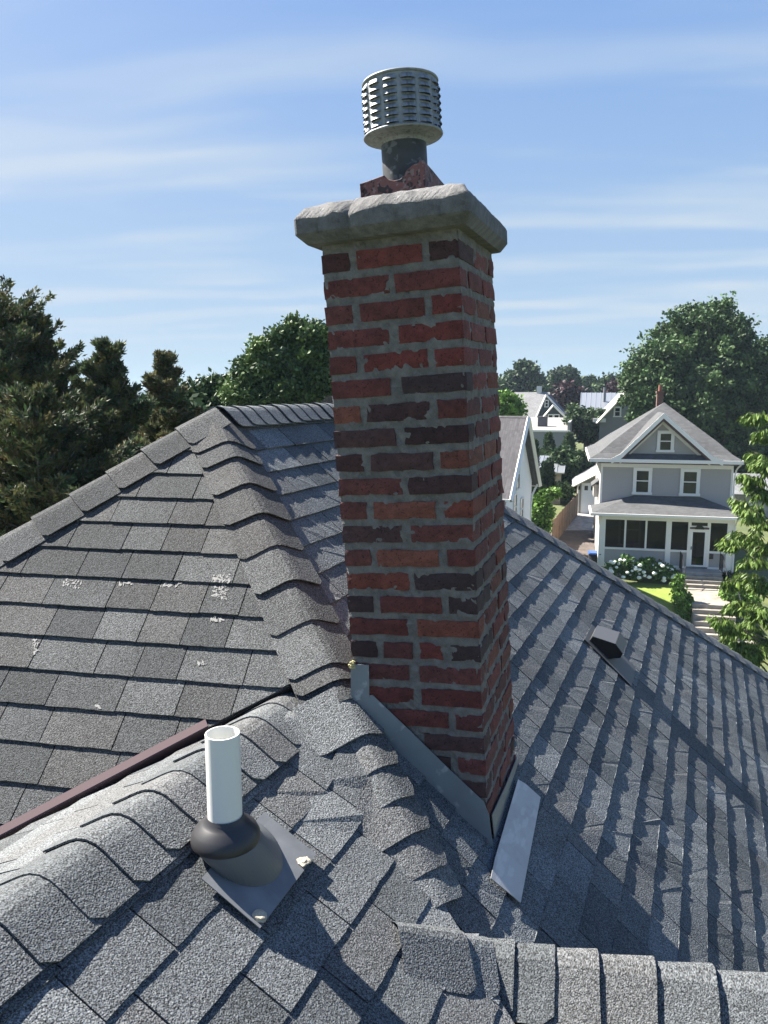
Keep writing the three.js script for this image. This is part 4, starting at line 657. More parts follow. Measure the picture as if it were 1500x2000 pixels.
  globalThis.porchHouse = { g, sx0, sx1, land };
}
// driveway: dark asphalt in front, pale concrete by the garage
{ const q = (l, dy) => l.map(([u, v]) => { let p = atY(u, v, 1.6); for (let k = 0; k < 12; k++) p = atY(u, v, groundY(p.x, p.z) + dy); return p; });
  structure('driveway', slab(q([[1000, 1075], [1175, 1125], [1178, 1036], [1085, 1036], [1040, 1048]], 0.03).reverse(), 0.02, UP), std({ map: fineTex, color: rgb(0.14, 0.115, 0.10), roughness: 0.95 }));
  structure('concrete_apron', slab(q([[1085, 1035.5], [1178, 1035.5], [1184, 994], [1128, 994], [1112, 1012]], 0.035).reverse(), 0.02, UP), std({ map: fineTex, color: rgb(0.42, 0.405, 0.38), roughness: 0.9 })); }
// garage behind
{ const O = at(1127, 996, 64); O.y = 2.2; const g = frame('garage', 'beige garage with a white panel door at the end of the driveway', 'garage', O, -13), w = std({ color: rgb(0.32, 0.295, 0.26) });
  const x1 = g.loc(1206, 950).x, yE = g.loc(1127, 941).y, xm = x1 / 2, yR = yE + xm * 0.55, P = (u, v) => g.loc(u, v);
  mesh('wall', gableWall(0, x1, -0.1, yE, xm, yR, 0), w, g); bx('side_wall', g, w, 0, 0.15, -0.1, yE, -6, -0.02); bx('side_wall', g, w, x1 - 0.15, x1, -0.1, yE, -6, -0.02);
  const rm = std({ map: roofTex, color: rgb(0.28, 0.285, 0.29) }); roofPlate(g, rm, [v3(-0.45, yE - 0.25, 0.4), v3(xm, yR + 0.02, 0.4), v3(xm, yR + 0.02, -6.3), v3(-0.45, yE - 0.25, -6.3)], 0.1); roofPlate(g, rm, [v3(x1 + 0.45, yE - 0.25, 0.4), v3(xm, yR + 0.02, 0.4), v3(xm, yR + 0.02, -6.3), v3(x1 + 0.45, yE - 0.25, -6.3)], 0.1);
  mesh('bargeboard', tube([v3(-0.45, yE - 0.33, 0.44), v3(xm, yR - 0.06, 0.44)], 0.1, 0.1, 1, 4), whiteTrim, g);
  bx('corner_board', g, whiteTrim, -0.02, 0.12, 0, yE, 0.015, 0.05); const a = P(1137, 996), b = P(1190, 947);
  bx('door_frame', g, whiteTrim, a.x - 0.12, a.x, 0, b.y + 0.12, 0.015, 0.06); bx('door_frame', g, whiteTrim, a.x, b.x, b.y, b.y + 0.12, 0.015, 0.06);
  const d = bx('garage_door', g, std({ color: rgb(0.78, 0.78, 0.77), roughness: 0.5 }), a.x, b.x, 0, b.y, 0.0, 0.03); const h = b.y / 4; for (let i = 0; i < 4; i++) for (let k = 0; k < 4; k++) { const w0 = (b.x - a.x) / 4, xx = a.x + k * w0; mesh(i === 3 ? 'pane' : 'panel', bxg(xx + 0.12, xx + w0 - 0.12, i * h + 0.12, i * h + h - 0.12, 0.02, i === 3 ? 0.035 : 0.045), i === 3 ? glassM : d.material, d); }
  bx('wall_lamp', g, glassM, P(1130, 950).x, P(1133, 950).x, P(1130, 956).y, P(1130, 949).y, 0.02, 0.2);
}
// board fence along the driveway
{ const n = 30, a = at(1079, 1029, 52.5), b = at(1128, 997, 63); const f = thing('board_fence', 'tan wooden board fence between the driveway and the overgrown garden', 'fence', [a.x, groundY(a.x, a.z), a.z]), d = b.clone().sub(a); d.y = 0; const L = d.length(), yaw = Math.atan2(-d.z, d.x); f.rotation.y = yaw; const r = rng(4);
  const tan = [[0.50, 0.33, 0.22], [0.46, 0.30, 0.19], [0.54, 0.37, 0.25]].map((c) => std({ map: fineTex, color: rgb(...c.map((v) => v * 0.75)) }));
  for (let i = 0; i < n; i++) { const x = i / n * L, w = L / n, y1 = 1.85 + (r() - 0.5) * 0.05, p = a.clone().addScaledVector(d, i / n), gy = groundY(p.x, p.z) - f.position.y; mesh('board', bxg(x + 0.008, x + w - 0.008, gy + 0.03, gy + y1 - (i % 6 === 3 ? 0.04 : 0), -0.015 + (r() - 0.5) * 0.008, 0.01), tan[i % 3], f); }
  mesh('fence_rail', mergeGeometries([bxg(0, L, 0.5, 0.6, -0.06, -0.02), bxg(0, L, 1.4, 1.5, -0.06, -0.02)]), tan[0], f); }
// ------------------------------------------------------------------ other houses
function simpleWin(g, l, zl = 0, cas = 0.1, rail = true) { for (const [u0, v0, u1, v1] of l) { const a = g.loc(u0, v1, zl), b = g.loc(u1, v0, zl); win(g, Math.min(a.x, b.x), Math.max(a.x, b.x), a.y, b.y, zl + 0.02, cas, rail); } }
{ // white gable house seen past the chimney
  const near = at(985, 960, 40.4), O = v3(near.x, 1.1, near.z), g = frame('white_house', 'white house with steep grey roof, half hidden behind the brick chimney', 'house', O, 67), far = g.loc(1039, 920), W = far.x, yE = g.loc(985, 957).y, pk = g.loc(1020, 812), wm = std({ color: rgb(0.84, 0.82, 0.78) }), rm = roofM([0.13, 0.125, 0.135]);
  mesh('siding', gableWall(0, W, -1, yE, W / 2, pk.y - 0.15, 0, 0.12), wm, g); bx('front_wall', g, wm, 0, 0.2, -1, yE, -9, -0.02); bx('rear_wall', g, wm, W - 0.2, W, -1, yE, -9, -0.02);
  const oh = 0.35, s = (pk.y - yE) / (W / 2); for (const sg of [-1, 1]) { const xe = W / 2 + sg * (W / 2 + oh), ye = yE - s * oh; roofPlate(g, rm, [v3(xe, ye, 0.4), v3(W / 2, pk.y, 0.4), v3(W / 2, pk.y, -9.4), v3(xe, ye, -9.4)], 0.14); const t = tube([v3(xe, ye - 0.1, 0.42), v3(W / 2, pk.y - 0.1, 0.42)], 0.13, 0.13, 1, 4); mesh('bargeboard', t, whiteTrim, g); mesh('gutter', bxg(xe - 0.07, xe + 0.07, ye - 0.16, ye - 0.02, -9.4, 0.4), whiteTrim, g); }
  mesh('downspout', tube([v3(W + 0.2, yE - 0.4, 0.3), v3(W - 0.1, yE - 1, 0.08), v3(W - 0.1, 0, 0.08)], 0.06, 0.06, 8, 6), whiteTrim, g);
  const w1 = g.loc(1011, 925), w2 = g.loc(1005, 990), w3 = g.loc(1018, 994); for (const [c, h, w] of [[w1, 0.85, 0.35], [w2, 0.75, 0.35], [w3, 0.65, 0.35]]) win(g, c.x - w, c.x + w, c.y - h, c.y + h, 0.02, 0.09);
  roofPlate(g, roofM([0.05, 0.055, 0.065]), [v3(-1.6, yE - 1.5, 0.2), v3(-0.02, yE - 0.2, 0.2), v3(-0.02, yE - 0.2, -5), v3(-1.6, yE - 1.5, -5)], 0.1, 'porch_roof'); bx('porch_wall', g, wm, -1.4, -0.01, -1, yE - 1.5, -5, 0.1);
}
{ // flat-roofed building
  const O = at(1028, 843, 80); O.y = 2.2; const g = frame('flat_roofed_building', 'grey flat-roofed building with a white membrane roof behind the white house', 'building', O, -15), R = g.loc(1113, 841), w = std({ color: rgb(0.24, 0.245, 0.25) }), yt = (g.loc(1028, 843).y + R.y) / 2, D = 19;
  mesh('wall', mergeGeometries([bxg(-3, R.x, -0.3, yt, -0.25, 0), bxg(R.x - 0.25, R.x, -0.3, yt + 0.9, -D, -0.26), bxg(-3, -2.75, -0.3, yt, -D, -0.26), bxg(-3, R.x, -0.3, yt, -D, -D + 0.2)]), w, g);
  roofPlate(g, std({ map: fineTex, color: rgb(0.36, 0.35, 0.325) }), [v3(-3, yt + 0.02, 0.02), v3(R.x + 0.02, yt + 0.02, 0.02), v3(R.x + 0.02, yt + 0.75, -D), v3(-3, yt + 0.75, -D)], 0.12);
  mesh('parapet', bxg(-3, R.x + 0.06, yt - 0.08, yt + 0.10, 0.0, 0.09), whiteTrim, g);
  const v = g.loc(1059, 833, -5); bx('roof_stack', g, std({ color: rgb(0.08, 0.08, 0.09) }), v.x - 0.5, v.x + 0.5, yt, yt + 1.3, -6, -5.2);
  for (const z of [-3, -7, -11]) { const f = mesh('window', bxg(R.x, R.x + 0.05, yt - 2.4, yt - 0.8, z - 0.7, z + 0.7), whiteTrim, g); mesh('pane', bxg(R.x + 0.03, R.x + 0.07, yt - 2.3, yt - 0.9, z - 0.58, z + 0.58), glassM, f); }
}
function roofHouse(name, label, { u0, u1, vR, vE, zc, run, base, yaw = -15, roofC, wallC, over = 0.4, metal, left }) { // ridge parallel to the front, slope towards the viewer
  const O = at(u0, vE, zc); const yE = O.y; O.y = base; const g = frame(name, label, 'house', O, yaw), X = g.loc(u1, vE).x, e = yE - base, top = g.loc((u0 + u1) / 2, vR, -run).y, w = std({ map: fineTex, color: rgb(...wallC) }), rm = metal ? std({ color: rgb(...roofC), roughness: 0.35, metalness: 0.5 }) : roofM(roofC);
  mesh('wall', mergeGeometries([bxg(0.2, X - 0.2, -0.5, e, -run * 2 + 0.4, -0.4)]), w, g);
  { const t = new Tris(); for (const x of [0.2, X - 0.2]) t.tri(v3(x, e, -0.4), v3(x, e, -2 * run + 0.4), v3(x, top - 0.15, -run)); mesh('gable_wall', t.geo(), w, g); }
  roofPlate(g, rm, [v3(-over, e, 0), v3(X + over, e, 0), v3(X + over, top, -run), v3(-over, top, -run)], 0.12); roofPlate(g, rm, [v3(-over, e, -2 * run), v3(X + over, e, -2 * run), v3(X + over, top, -run), v3(-over, top, -run)], 0.12);
  if (metal) { const n = Math.round(X / 0.55); for (let i = 0; i <= n; i++) { const x = -over + (X + 2 * over) * i / n, t = tube([v3(x, e + 0.03, 0), v3(x, top + 0.03, -run)], 0.035, 0.035, 1, 4); mesh('seam', t, rm, g); } }
  return g;
}
roofHouse('pale_roofed_house', 'far house with a broad pale grey shingle roof and small chimney', { u0: 1000, u1: 1062, vR: 766, vE: 818, zc: 112, run: 6.5, base: 2.8, roofC: [0.26, 0.265, 0.27], wallC: [0.45, 0.48, 0.5] });
{ const g = scene.children[scene.children.length - 1], c = g.loc(1053, 766, -6.5); bx('chimney', g, std({ color: rgb(0.5, 0.5, 0.5) }), c.x - 0.35, c.x + 0.35, c.y - 0.5, c.y + 0.9, -6.9, -6.2); }
{ // dark blue house with two white-edged gables
  const O = at(1062, 812, 108); O.y = 2.8; const g = frame('dark_blue_house', 'far dark slate-blue house with two white-trimmed gables', 'house', O, -15), w = std({ color: rgb(0.06, 0.075, 0.085) }), rm = roofM([0.11, 0.12, 0.15]);
  const gb = (uL, uR, uP, vP, vB, z) => { const a = g.loc(uL, vB, z), b = g.loc(uR, vB, z), p = g.loc(uP, vP, z); mesh('wall', gableWall(a.x, b.x, -1, a.y, p.x, p.y, z, 0.2), w, g); for (const e of [a, b]) { const s = Math.sign(e.x - p.x), E = v3(e.x + s * 0.3, e.y - 0.3, z + 0.3); roofPlate(g, rm, [E, v3(p.x, p.y + 0.06, z + 0.3), v3(p.x, p.y + 0.06, z - 9), v3(E.x, E.y, z - 9)], 0.12); mesh('bargeboard', tube([v3(E.x, E.y - 0.08, z + 0.34), v3(p.x, p.y - 0.02, z + 0.34)], 0.13, 0.13, 1, 4), whiteTrim, g); } };
  gb(1050, 1107, 1067, 771, 815, -3); gb(1066, 1100, 1081, 791, 809, 0); simpleWin(g, [[1063.5, 781, 1072, 795]], -2.9, 0.12); simpleWin(g, [[1070, 809, 1081, 818], [1081, 809, 1093, 818]], 0.1, 0.12, false);
}
{ const g = roofHouse('metal_roofed_house', 'far house with a shiny ribbed metal roof and a vent pipe', { u0: 1139, u1: 1226, vR: 767, vE: 801, zc: 100, run: 5, base: 2.6, roofC: [0.3, 0.32, 0.34], wallC: [0.5, 0.5, 0.48], metal: true });
  const c = g.loc(1180, 784, -2.4); mesh('vent_stack', new THREE.CylinderGeometry(0.16, 0.16, 2.2, 10).translate(c.x, c.y + 0.7, -2.4), std({ color: rgb(0.16, 0.17, 0.18) }), g); }
{ // grey gable house behind the maple
  const O = at(1170, 860, 84); O.y = 2.5; const g = frame('grey_gable_house', 'plain grey gable house with one attic window, left of the big maple', 'house', O, -13), w = std({ color: rgb(0.25, 0.25, 0.245) }), rm = roofM([0.4, 0.4, 0.4]);
  const a = g.loc(1170, 818), p = g.loc(1237, 750), X = 2 * p.x; mesh('siding', gableWall(0, X, -0.5, a.y, p.x, p.y, 0, 0.12), w, g); for (const s of [-1, 1]) { const E = v3(p.x + s * (p.x + 0.35), a.y - 0.35, 0.35); roofPlate(g, rm, [E, v3(p.x, p.y + 0.05, 0.35), v3(p.x, p.y + 0.05, -9), v3(E.x, E.y, -9)], 0.14); mesh('bargeboard', tube([v3(E.x, E.y - 0.1, 0.4), v3(p.x, p.y - 0.05, 0.4)], 0.15, 0.15, 1, 4), whiteTrim, g); }
  bx('eave_return', g, whiteTrim, -0.7, 0.6, a.y - 0.35, a.y + 0.05, 0.0, 0.36); bx('side_wall', g, w, 0, 0.2, -0.5, a.y, -9, -0.02); simpleWin(g, [[1198, 794, 1214, 814]], 0, 0.16); mesh('service_pipe', tube([g.loc(1192, 845, 0.1), g.loc(1192, 868, 0.1)], 0.04, 0.04, 2, 5), whiteTrim, g);
}
roofHouse('metal_shed', 'low shed with a pale ribbed metal roof between the evergreens', { u0: 1044, u1: 1100, vR: 890, vE: 922, zc: 68, run: 3.6, base: 2.3, roofC: [0.3, 0.32, 0.34], wallC: [0.40, 0.35, 0.27], metal: true, over: 0.1 });
roofHouse('pale_garage', 'low building with a pale roof behind the right-hand edge of the porch house', { u0: 1432, u1: 1530, vR: 925, vE: 965, zc: 62, run: 3.5, base: 2.2, roofC: [0.25, 0.26, 0.27], wallC: [0.5, 0.5, 0.5] });
// blue recycling bin beside the porch
{ const O = at(1160, 1098, 46.5); O.y = groundY(0, O.z) + 0.03; const b = thing('recycling_bin', 'dark wheeled bin with a blue lid beside the grey porch', 'bin', [O.x, O.y, O.z]); b.rotation.y = -0.2; const dk = std({ color: rgb(0.02, 0.023, 0.03), roughness: 0.5 });
  const t = new THREE.CylinderGeometry(0.47, 0.40, 1.12, 4, 1); t.rotateY(Math.PI / 4); t.scale(0.95, 1, 1.15); t.translate(0, 0.62, 0); mesh('body', t, dk, b); mesh('lid', mergeGeometries([bxg(-0.36, 0.36, 1.18, 1.23, -0.44, 0.42), bxg(-0.30, 0.30, 1.23, 1.27, -0.36, 0.34)]), std({ color: rgb(0.03, 0.09, 0.30), roughness: 0.4 }), b); for (const s of [-1, 1]) mesh('wheel', new THREE.CylinderGeometry(0.13, 0.13, 0.06, 16).rotateZ(Math.PI / 2).translate(s * 0.3, 0.13, -0.4), dk, b); mesh('handle', bxg(-0.25, 0.25, 1.1, 1.14, -0.54, -0.44), dk, b); }
// ------------------------------------------------------------------ trees and plants
const leafM = (r = 0.6) => new THREE.MeshPhysicalMaterial({ vertexColors: true, roughness: r, transmission: 0.3, thickness: 0, ior: 1.2, side: THREE.DoubleSide }), LEAF = leafM(0.55), LEAFD = leafM(0.75), barkM = std({ map: fineTex, color: rgb(0.16, 0.13, 0.11) }), barkG = std({ map: fineTex, color: rgb(0.30, 0.27, 0.25) });
class Leaves {
  constructor(seed) { this.t = new Tris(); this.r = rng(seed); }
  gauss() { return (this.r() + this.r() + this.r() + this.r() - 2) * 0.9; }
  leaf(p, dir, side, L, W, col) { // folded diamond of two triangles
    const t = this.t, a = p, b = p.clone().addScaledVector(dir, L * 0.45).addScaledVector(side, W), c = p.clone().addScaledVector(dir, L), d = p.clone().addScaledVector(dir, L * 0.45).addScaledVector(side, -W);
    t.p.push(a.x, a.y, a.z, b.x, b.y, b.z, c.x, c.y, c.z, a.x, a.y, a.z, c.x, c.y, c.z, d.x, d.y, d.z); for (let i = 0; i < 6; i++) { t.u.push(0, 0); t.c.push(...col); }
  }
  rdir(up = 0) { const z = this.r() * 2 - 1, a = this.r() * 6.283, s = Math.sqrt(1 - z * z); return v3(s * Math.cos(a), z + up, s * Math.sin(a)).normalize(); }
  clump(c, rad, n, L, W, cols, { flat = 0.7, dir, spread = 1, droop = 0 } = {}) {
    const base = cols[Math.floor(this.r() * cols.length)], kk = 0.8 + 0.4 * this.r();
    for (let i = 0; i < n; i++) {
      const p = v3(c.x + this.gauss() * rad, c.y + this.gauss() * rad * flat, c.z + this.gauss() * rad), d = dir ? dir.clone().addScaledVector(this.rdir(), spread).normalize() : this.rdir(-droop), s = d.clone().cross(this.rdir(0.4)).normalize(), k = kk * (0.75 + 0.5 * this.r()), l = L * (0.7 + 0.6 * this.r());
      this.leaf(p, d, s, l, W * (0.7 + 0.6 * this.r()), base.map((v) => v * k));
    }
  }
}
const greens = { maple: [[0.07, 0.125, 0.046], [0.085, 0.148, 0.054], [0.056, 0.102, 0.042]], bright: [[0.13, 0.24, 0.04], [0.16, 0.29, 0.05], [0.10, 0.19, 0.036]], dark: [[0.045, 0.08, 0.04], [0.034, 0.066, 0.034]], cedar: [[0.10, 0.118, 0.055], [0.072, 0.098, 0.05], [0.13, 0.135, 0.06], [0.06, 0.084, 0.046]], red: [[0.045, 0.018, 0.026], [0.035, 0.014, 0.02]], mid: [[0.05, 0.09, 0.035], [0.065, 0.11, 0.04], [0.04, 0.075, 0.03]], far: [[0.05, 0.085, 0.04], [0.06, 0.098, 0.045], [0.042, 0.07, 0.036]] };
// crown: list of lobes [u, v, radius in px] at optical depth zc (+ own offsets), filled with clumps of leaves
function broadTree(name, label, category, { zc, lobes, cols, leaves, L = 0.22, W = 0.07, seed, clumpR = 0.5, trunk, group, mat = LEAF, deep = 1, rag = 0.3, bark = barkM, flat = 0.75, droop = 0.2, perClump = 60 }) {
  const k = zc / FPX, cen = lobes.map(([u, v, r, dz = 0]) => ({ c: at(u, v, zc + dz), r: r * k })), b = trunk ? at(trunk[0], trunk[1], zc) : at(lobes[0][0], lobes[0][1], zc); b.y = groundY(b.x, b.z) - 0.05;
  const g = thing(name, label, category, [b.x, b.y, b.z], group), lv = new Leaves(seed), tot = cen.reduce((s, c) => s + c.r ** 2, 0), limbs = [];
  for (const c of cen) {
    const n = Math.max(4, Math.round(leaves / perClump * c.r ** 2 / tot));
    for (let i = 0; i < n; i++) {
      const d = lv.rdir(0.12), nz = 1 - rag / 2 + rag * fbm(d.x * 2.2 + seed, d.y * 2.2 + d.z * 1.7, 3) * 1.6 - rag * 0.3, q = Math.pow(lv.r(), 0.42) * nz, p = c.c.clone().add(v3(d.x * c.r * q, d.y * c.r * q, d.z * c.r * q * deep)).sub(b);
      lv.clump(p, clumpR * (0.6 + 0.8 * lv.r()), Math.round(perClump * (0.5 + lv.r())), L, W, cols, { flat, droop });
      if (i % 7 === 0 && trunk) limbs.push(p);
    }
  }
  if (trunk) {
    const top = cen.reduce((s, c) => (c.c.y > s.y ? c.c : s), cen[0].c).clone().sub(b), tr = [tube([v3(0, 0, 0), v3(top.x * 0.15, top.y * 0.35, top.z * 0.15), v3(top.x * 0.7, top.y * 0.8, top.z * 0.7), top], trunk[2], trunk[2] * 0.15, 8, 8)];
    for (const p of limbs.slice(0, 60)) { const h = clamp(p.y / top.y - 0.25, 0.12, 0.7), s = v3(top.x * h * 0.8, top.y * h, top.z * h * 0.8); tr.push(tube([s, s.clone().lerp(p, 0.5).add(v3(0, p.distanceTo(s) * 0.06, 0)), p], trunk[2] * 0.32, trunk[2] * 0.06, 4, 5)); }
    mesh('trunk', mergeGeometries(tr), bark, g);
  }
  mesh('crown', lv.t.geo(), mat, g); return g;
}
// feathery cedar: boughs carry sprays of scale leaves
function cedar(label, { zc, base, top, boughs, leaves, seed, L = 0.10, W = 0.018, r0 = 0.16, cols = greens.cedar, lo = 0.12, shape, up = 0.35 }) {
  const b = at(base[0], base[1], zc); b.y = 0; const T = at(top[0], top[1], zc).sub(b), g = thing('cedar_tree', label, 'tree', [b.x, b.y, b.z]), lv = new Leaves(seed), r = rng(seed + 1), wob = v3((r() - 0.5) * 0.5, 0, (r() - 0.5) * 0.5), tr = [tube([v3(0, 0, 0), v3(T.x * 0.35, T.y * 0.35, T.z * 0.35).add(wob), v3(T.x * 0.7, T.y * 0.7, T.z * 0.7).addScaledVector(wob, -0.6), T], r0, 0.02, 10, 8)], k = zc / FPX, per = [];
  for (let i = 0; i < boughs; i++) {
    const h = lerp(lo, 1, Math.pow((i + r()) / boughs, 0.9)), az = r() * 6.283, reach = shape(h) * k * Math.pow(0.3 + 0.9 * r(), 1.0), s = v3(T.x * h, T.y * h, T.z * h), dir = v3(Math.cos(az), up * (0.4 + 1.1 * r()) + 0.5 * Math.pow(h, 6), Math.sin(az)).normalize(), curl = v3(0, 0.28 * reach * (r() - 0.15), 0);
    const at2 = (f) => s.clone().addScaledVector(dir, reach * f).addScaledVector(curl, f * f);
    tr.push(tube([s, at2(0.5), at2(1)], r0 * 0.24 * (1.05 - h * 0.6), 0.008, 5, 4));
    const side = dir.clone().cross(UP).normalize(), nT = Math.max(3, Math.round(reach / 0.16));
    for (let j = 0; j <= nT; j++) { // side twigs carrying feathery sprays, longest mid-bough
      const f = lerp(0.25, 1, j / nT), tl = reach * 0.34 * Math.sin(Math.PI * clamp(0.18 + f * 0.78)) * (0.5 + 0.9 * r()) + 0.06, d2 = dir.clone().multiplyScalar(0.75).addScaledVector(side, (j % 2 ? 1 : -1) * (0.5 + 0.6 * r())).addScaledVector(UP, 0.1 + 0.6 * r()).normalize();
      per.push([at2(f), d2, tl, 0.4 + r()]);
    }
  }
  const tot = per.reduce((a, p) => a + p[2] * p[3], 0);
  for (const [p, d, tl, w] of per) { const n = Math.round(leaves * tl * w / tot), col = cols[Math.floor(r() * cols.length)], kk = 0.7 + 0.6 * r(); for (let i = 0; i < n; i++) { const f = r(), q = p.clone().addScaledVector(d, tl * f), wd = 0.10 * (1.15 - f), o = v3(lv.gauss() * wd, lv.gauss() * wd * 0.8, lv.gauss() * wd), dd = d.clone().addScaledVector(lv.rdir(0.25), 0.8).normalize(); q.add(o); lv.leaf(q, dd, dd.clone().cross(lv.rdir()).normalize(), L * (0.6 + 0.8 * r()), W * (0.7 + 0.6 * r()), col.map((c) => c * kk * (0.8 + 0.4 * r()))); } }
  mesh('trunk', mergeGeometries(tr), barkG, g); mesh('foliage', lv.t.geo(), LEAFD, g); return g;
}
// --- left side
cedar('tall dark cedar with a bare grey trunk at the left edge', { zc: 15, base: [-6, 900], top: [-12, 600], boughs: 110, leaves: 80000, seed: 101, lo: 0.72, shape: (h) => Math.min(190, 60 + 900 * (1 - h)), r0: 0.2 });
cedar('pointed dark cedar next to the tall one, second from the left edge', { zc: 15.5, base: [66, 1000], top: [66, 628], boughs: 90, leaves: 60000, seed: 126, lo: 0.74, shape: (h) => Math.min(120, 22 + 600 * (1 - h)), r0: 0.16 });
cedar('dense low cedar with olive sprays, filling the left corner below the tall one', { zc: 11.5, base: [60, 1000], top: [66, 785], boughs: 110, leaves: 90000, seed: 111, lo: 0.72, shape: (h) => Math.min(240, 50 + 1000 * (1 - h)), r0: 0.16 });
cedar('broad dark cedar with a crooked tip, third from the left edge', { zc: 14, base: [180, 1000], top: [212, 684], boughs: 120, leaves: 100000, seed: 121, lo: 0.7, shape: (h) => Math.min(120, 16 + 580 * (1 - h)), r0: 0.18 });
cedar('brownish cedar just behind the left hip of the roof', { zc: 17, base: [325, 1000], top: [322, 700], boughs: 100, leaves: 70000, seed: 131, lo: 0.74, shape: (h) => Math.min(96, 11 + 500 * (1 - h)), r0: 0.15, cols: [[0.14, 0.13, 0.06], [0.10, 0.115, 0.055], [0.075, 0.098, 0.05]] });
broadTree('bushy_tree', 'bright green bushy tree between the brownish cedar and the roof peak', 'tree', { zc: 26, lobes: [[425, 790, 45], [395, 810, 45], [455, 800, 50], [372, 790, 34], [480, 790, 40]], cols: greens.mid, leaves: 26000, L: 0.2, W: 0.06, seed: 141, clumpR: 0.3, trunk: [430, 900, 0.14] });
broadTree('leafy_tree', 'airy green broadleaf tree above the roof ridge, left of the chimney', 'tree', { zc: 24, lobes: [[572, 652, 24], [545, 668, 26], [604, 660, 28], [515, 690, 24], [490, 705, 18], [480, 742, 24], [520, 730, 32], [560, 706, 34], [612, 700, 36], [638, 682, 30], [590, 752, 42], [540, 775, 38], [632, 748, 44], [470, 772, 26]], cols: [[0.072, 0.122, 0.052], [0.09, 0.15, 0.058], [0.115, 0.18, 0.055]], leaves: 52000, L: 0.14, W: 0.045, seed: 151, clumpR: 0.23, rag: 0.8, perClump: 100, trunk: [580, 900, 0.2] });
broadTree('distant_tree', 'hazy round tree low in the gap left of the brownish cedar', 'tree', { zc: 120, lobes: [[255, 800, 28], [285, 805, 26], [230, 805, 26]], cols: greens.far, leaves: 6000, L: 0.8, W: 0.3, seed: 161, clumpR: 1.0, trunk: [258, 830, 0.3], group: 'distant trees' });
broadTree('understory_tree', 'dark broadleaf undergrowth below the cedars, by the left hip', 'tree', { zc: 19, lobes: [[210, 960, 130], [60, 1010, 130], [300, 890, 90], [130, 890, 110], [-10, 900, 110], [330, 850, 70]], cols: greens.dark, leaves: 46000, L: 0.24, W: 0.08, seed: 171, clumpR: 0.4, trunk: [160, 1100, 0.16], bark: barkG, mat: LEAFD });
// --- right side
broadTree('maple_tree', 'huge dense maple towering behind the grey porch house', 'tree', { zc: 72, lobes: [[1360, 730, 125], [1385, 680, 85], [1330, 690, 70], [1300, 760, 80], [1270, 740, 55], [1430, 730, 100], [1440, 820, 110], [1350, 820, 110], [1250, 790, 42], [1240, 740, 28], [1395, 640, 48], [1350, 655, 50], [1470, 900, 80], [1475, 760, 60]], cols: greens.maple, leaves: 130000, L: 0.33, W: 0.13, seed: 201, clumpR: 0.62, trunk: [1370, 960, 0.5], rag: 0.22, perClump: 80 });
broadTree('background_tree', 'lighter tree at the right edge behind the huge maple', 'tree', { zc: 95, lobes: [[1495, 715, 45], [1520, 760, 60]], cols: greens.mid, leaves: 9000, L: 0.5, W: 0.2, seed: 205, clumpR: 0.8, trunk: [1510, 860, 0.4] });
for (const [lobes, zc, cols, label, seed, n] of [
  [[[1022, 745, 33], [1000, 760, 26], [1045, 760, 26], [1028, 725, 20]], 150, greens.far, 'feathery far tree, the tallest right of the chimney', 211, 9000],
  [[[1100, 745, 26], [1085, 742, 18], [1112, 740, 18], [1075, 765, 22]], 160, greens.far, 'round-topped far tree above the dark red one', 212, 8000],
  [[[1150, 755, 22], [1135, 762, 18], [1165, 762, 18]], 165, greens.far, 'low far tree above the shiny metal roof', 213, 6000],
  [[[1195, 755, 22], [1215, 758, 20], [1180, 765, 18]], 158, greens.mid, 'pale far tree next to the left side of the maple', 214, 6000],
  [[[1112, 777, 28], [1098, 785, 20], [1128, 780, 20], [1112, 795, 24]], 125, greens.red, 'dark red-leaved tree among the far rooftops', 215, 8000],
  [[[1210, 762, 16], [1222, 768, 14]], 120, greens.red, 'small dark red-leaved tree touching the maple', 216, 4000],
  [[[1060, 775, 18], [1040, 778, 14], [975, 770, 30]], 145, greens.mid, 'low green tree right beside the pale roof chimney', 217, 6000],
]) broadTree('far_tree', label, 'tree', { zc, lobes, cols, leaves: n, L: 0.75, W: 0.3, seed, clumpR: 0.9, trunk: [lobes[0][0], lobes[0][1] + 45, 0.3] });
broadTree('shrub_tree', 'rounded bright green tree above the white house roof, against the chimney', 'tree', { zc: 60, lobes: [[990, 793, 24], [978, 800, 20], [1003, 800, 16]], cols: greens.bright, leaves: 8000, L: 0.28, W: 0.1, seed: 221, clumpR: 0.35, trunk: [990, 840, 0.12] });
broadTree('garden_tree', 'light green tree between the flat-roofed building and the grey gable house', 'tree', { zc: 86, lobes: [[1150, 825, 30], [1130, 812, 22], [1168, 815, 22], [1158, 850, 26], [1175, 840, 20]], cols: greens.mid, leaves: 12000, L: 0.36, W: 0.13, seed: 222, clumpR: 0.5, trunk: [1152, 880, 0.16] });
broadTree('garden_tree', 'dense glossy tree behind the fence, left of the garage roof', 'tree', { zc: 70, lobes: [[1116, 900, 26], [1105, 915, 26], [1138, 905, 22], [1115, 935, 26], [1095, 895, 18], [1135, 930, 20]], cols: greens.mid, leaves: 14000, L: 0.3, W: 0.1, seed: 223, clumpR: 0.35, trunk: [1118, 965, 0.14] });
